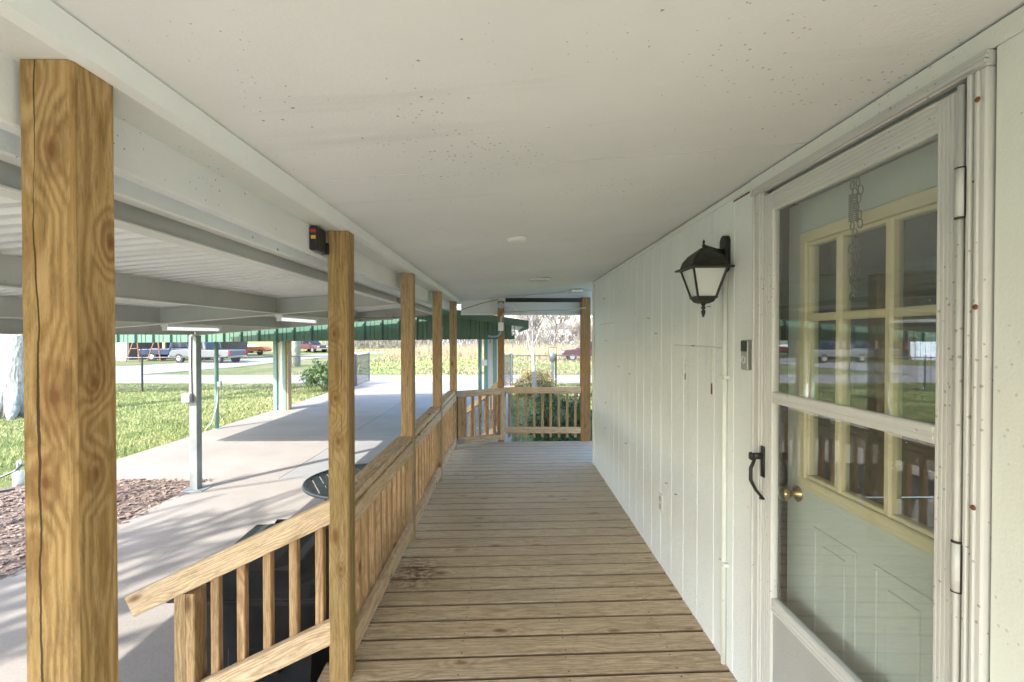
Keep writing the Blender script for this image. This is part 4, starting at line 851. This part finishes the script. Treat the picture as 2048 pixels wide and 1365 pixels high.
tag(m.build('bare_wood', 'bark_grey'), 'far leafless woodland closing off the field', 'woodland', kind='stuff')
m = MB()
for k in range(9000):
    x = rs.uniform(-12, 40); yy = rs.uniform(44, 70); L = rs.uniform(.4, 1.1); a = rs.gauss(0, .4)
    m.tube([(x, yy, -.06), (x+L*a, yy+rs.gauss(0, .2), L)], [.03, .006], 3, False)
tag(m.build('dry_brush', 'dry_mat'), 'tan dry brush along the far side of the field', 'brush', kind='stuff')
# ================================================================== FAR THINGS
def vehicle(kind, lab, loc, rz, paintname, col):
    plain(paintname, col, .3, .2, .03)
    o = thing('pickup_truck' if kind == 'truck' else 'parked_car', lab, 'truck' if kind == 'truck' else 'car', loc); V = []
    def prt(m, name, mat, parent=o, smooth=False):
        me_o = m.build(name, mat, None, smooth); me_o.parent = parent; V.append(me_o); return me_o
    if kind == 'truck': L = 5.4; prof = [(-2.7, .5), (-2.7, .98), (-2.55, 1.02), (-.55, 1.04), (-.5, 1.05), (.95, 1.05), (1.2, 1.08), (2.45, 1.0), (2.65, .85), (2.7, .5)]; cab = [(-.55, 1.04), (-.38, 1.75), (.55, 1.78), (1.2, 1.08)]
    else: L = 4.6; prof = [(-2.25, .45), (-2.3, .95), (-2.2, 1.05), (1.0, 1.02), (2.1, .92), (2.3, .7), (2.3, .42)]; cab = [(-2.15, 1.04), (-1.85, 1.65), (.2, 1.68), (1.05, 1.02)]
    fn = lambda a, b, y: (a, y, b); m = MB(); m.prism(prof, -.92, .92, fn); body = prt(m, 'body', paintname)
    mo = body.modifiers.new('b', 'BEVEL'); mo.width = .06; mo.segments = 2; mo.limit_method = 'ANGLE'
    m = MB(); m.prism(cab, -.78, .78, fn); c_ = prt(m, 'cab', paintname); mo = c_.modifiers.new('b', 'BEVEL'); mo.width = .07; mo.segments = 2; mo.limit_method = 'ANGLE'
    z0, z1 = 1.12, cab[1][1]-.1; xa, xb = cab[0][0]+.22, cab[3][0]-.35
    for s_ in (-1, 1):
        for a, b in ((xa, (xa+xb)/2-.05), ((xa+xb)/2+.05, xb)):
            m = MB(); sh = .12 if b == xb else 0; m.prism([(a+.05, z0), (b, z0), (b-sh-.15, z1), (a+.1, z1)], s_*.781, s_*.795, fn); prt(m, 'window', 'car_glass')
    for a, b, c, d in ((cab[3][0]-.05, cab[3][1]+.06, cab[2][0]+.06, cab[2][1]-.08), (cab[0][0]-.01, cab[0][1]+.06, cab[1][0]-.02, cab[1][1]-.1)):
        m = MB(); m.add([(a, -.65, b), (a, .65, b), (c, .62, d), (c, -.62, d), (a+.02, -.65, b+.01), (a+.02, .65, b+.01), (c+.02, .62, d+.01), (c+.02, -.62, d+.01)], [(0, 1, 2, 3), (7, 6, 5, 4), (0, 4, 5, 1), (1, 5, 6, 2), (2, 6, 7, 3), (3, 7, 4, 0)]); prt(m, 'window', 'car_glass')
    for x in ((-1.75, 1.75) if kind == 'truck' else (-1.4, 1.45)):
        for s_ in (-1, 1):
            m = MB(); m.tube([(x, s_*.72, .36), (x, s_*.95, .36)], .36, 20); wh = prt(m, 'wheel', 'rubber', smooth=False); m = MB(); m.tube([(x, s_*.93, .36), (x, s_*.96, .36)], .20, 14); r_ = m.build('rim', 'silver', None); r_.parent = wh
    for s_ in (-1, 1):
        m = MB(); m.cbox(-L/2-.03, -L/2+.05, s_*.78-.09, s_*.78+.09, .68, .95, .01); prt(m, 'tail_light', 'red_sticker'); m = MB(); m.cbox(L/2-.08, L/2+.02, s_*.68-.14, s_*.68+.14, .66, .82, .01); prt(m, 'headlight', 'white_plastic')
    for xx in (-L/2-.06, L/2-.02): m = MB(); m.cbox(xx, xx+.10, -.9, .9, .42, .58, .02); prt(m, 'bumper', 'silver')
    o.rotation_euler = (0, 0, rz); return o
G = -.06
vehicle('truck', 'dark blue pickup truck parked by the shed behind the fence', (-28.2, 40.5, G), R(12), 'paint_navy', (.02, .035, .08))
vehicle('truck', 'dark grey pickup truck parked across the road, left of the green pole', (-23.6, 37.0, G), R(168), 'paint_grey', (.10, .11, .12))
vehicle('car', 'maroon car parked on the side road beyond the big column', (-25.2, 60, G), R(-30), 'paint_maroon', (.09, .035, .04))
vehicle('car', 'dark red car beyond the right fence partly behind the wide post', (6.7, 39.5, G), R(178), 'paint_wine', (.06, .02, .028))
vehicle('car', 'white car parked far off near the utility pole', (-33.5, 58, G), R(15), 'paint_white', (.7, .7, .7))
tr_ = thing('flatbed_trailer', 'rusty flatbed trailer parked across the road', 'trailer', (-26, 46, G))
m = MB(); m.box(-28.6, -25.4, 45.3, 46.8, .55, .68); m.build('bed', 'rusty', tr_); m = MB(); m.tube([(-25.4, 46, .6), (-24.2, 46, .5)], .06, 6); m.build('tongue', 'rusty', tr_)
for x in (-27.3, -26.6):
    m = MB(); m.tube([(x, 45.15, .29), (x, 45.32, .29)], .33, 16); m.build('wheel', 'rubber', tr_)
plain('orange_paint', (.55, .16, .05), .5); bt = thing('orange_trailer', 'low orange machine parked under the far trees', 'machine', (-27, 52, G))
m = MB(); m.prism([(-29.6, .35), (-29.3, .8), (-27.0, .85), (-26.6, .5), (-26.8, .3)], 51.6, 53); m.build('deck', 'orange_paint', bt)
for x in (-28.9, -27.2): m = MB(); m.tube([(x, 51.4, .24), (x, 51.6, .24)], .3, 14); m.build('wheel', 'rubber', bt)
sh = thing('metal_shed', 'pale blue ribbed metal shed with dark open bay at far left', 'shed', (-40, 43, G))
x = -62.0
while x < -33.2: m = MB(); m.box(x, x+.38, 41.0, 41.05, G, 4.2); m.box(x+.385, x+.46, 40.96, 41.05, G, 4.2); m.build('wall_panel', 'shed_metal' if x > -38 else 'shed_white', sh); x += .465
m = MB(); m.box(-33.2, -33.0, 41, 48, G, 4.2); m.box(-33.0, -26.6, 47.9, 48, G, 4.2); m.build('bay_wall', 'dark_room', sh); m = MB(); m.box(-62, -26.3, 40.6, 48.5, 4.2, 4.35); m.build('roof', 'shed_metal', sh)
for x in (-30, -26.7): m = MB(); m.box(x-.1, x+.1, 41, 41.2, G, 4.2); m.build('bay_post', 'post_wood_pale', sh)
sw = thing('rusty_frame', 'rusty orange A shaped swing frame in front of the shed bay', 'frame', (-28.5, 38.5, G))
for x in (-30.6, -28.9):
    for s_ in (-1, 1): m = MB(); m.tube([(x+s_*.55, 38.4, G), (x, 38.8, 2.3)], .05, 6); m.build('leg', 'rusty', sw)
    m = MB(); m.tube([(x-.3, 38.5, 1.0), (x+.3, 38.5, 1.0)], .035, 6); m.build('brace', 'rusty', sw)
m = MB(); m.tube([(-30.6, 38.8, 2.3), (-28.9, 38.8, 2.3)], .05, 6); m.build('top_bar', 'rusty', sw)
for k, (px, D, r, mt, lb, hh) in enumerate(((580, 31.5, .13, 'bark_grey', 'brown utility pole beside the pale pole across the road', 8), (593.5, 32.5, .28, 'bark_white', 'broad pale pole standing beside the brown utility pole', 7), (482, 52, .3, 'shed_metal', 'pale blue post far across the road', 6), (488.5, 52.5, .18, 'bark_grey', 'thin brown pole beside the pale blue post', 8), (630, 60, .2, 'bark_grey', 'short dark post beside the side road', 1.6))):
    x = (px-1018)*D/F; o = thing('utility_pole', lb, 'pole', (x, D, G)); m = MB(); m.tube([(x, D, G), (x+.02, D, hh*.5), (x, D, hh)], [r, r*.93, r*.85], 12); m.build('shaft', mt, o, True)
    if hh > 7: m = MB(); m.box(x-.9, x+.9, D-.06, D+.06, hh-.6, hh-.45); m.build('cross_arm', 'bark_grey', o)
for lb, x0, x1, yy, hh, mt in (('white metal building far behind the bare tree', 1.6, 6.2, 98, 5.2, 'shed_white'), ('pale blue long building beyond the field at left of the gate', -16, -7.5, 100, 4.4, 'shed_metal'), ('white building far off beyond the right trees', 8.5, 14, 99, 4.6, 'shed_white')):
    o = thing('far_building', lb, 'building', ((x0+x1)/2, yy, G)); m = MB(); m.box(x0, x1, yy, yy+8, G, hh-1); m.build('wall', mt, o)
    m = MB(); m.prism([(x0-.3, hh-1), (x1+.3, hh-1), ((x0+x1)/2, hh+.3)], yy-.3, yy+8.3); m.build('roof', 'roof_dark', o)
    for k in range(3): xx = x0+(x1-x0)*(k+.5)/3; m = MB(); m.box(xx-.5, xx+.5, yy-.06, yy-.005, 1.0, 2.2); m.build('window', 'car_glass', o)
mp_ = thing('meter_post', 'dark post with oval head at the right fence', 'meter', (1.75, 19.0, G)); x, yy = 1.76, 19.0
m = MB(); m.cbox(x-.055, x+.055, yy-.05, yy+.05, G, .98, .01); m.build('shaft', 'table_metal', mp_)
m = MB(); m.lathe([(.03, 0), (.10, .06), (.13, .2), (.12, .32), (.06, .40)], (x, yy, .97), 14, 1, .6); m.build('head', 'table_metal', mp_, True)
m = MB(); m.tube([(x-.16, yy, 1.30), (x-.16, yy, 1.58), (x+.16, yy, 1.58), (x+.16, yy, 1.30)], .018, 6); m.build('bracket', 'fence_wire', mp_)
rk = MB()
for k in range(5): rk.lathe([(.12, 0), (.17, .08), (.15, .2), (.06, .27)], (.02+.11*k, 17.2+.05*(k % 2), G), 7, 1, .8)
o = rk.build('edging_stone', 'brick_red'); tag(o, 'row of reddish stones beside the yellowish bush', 'stones')
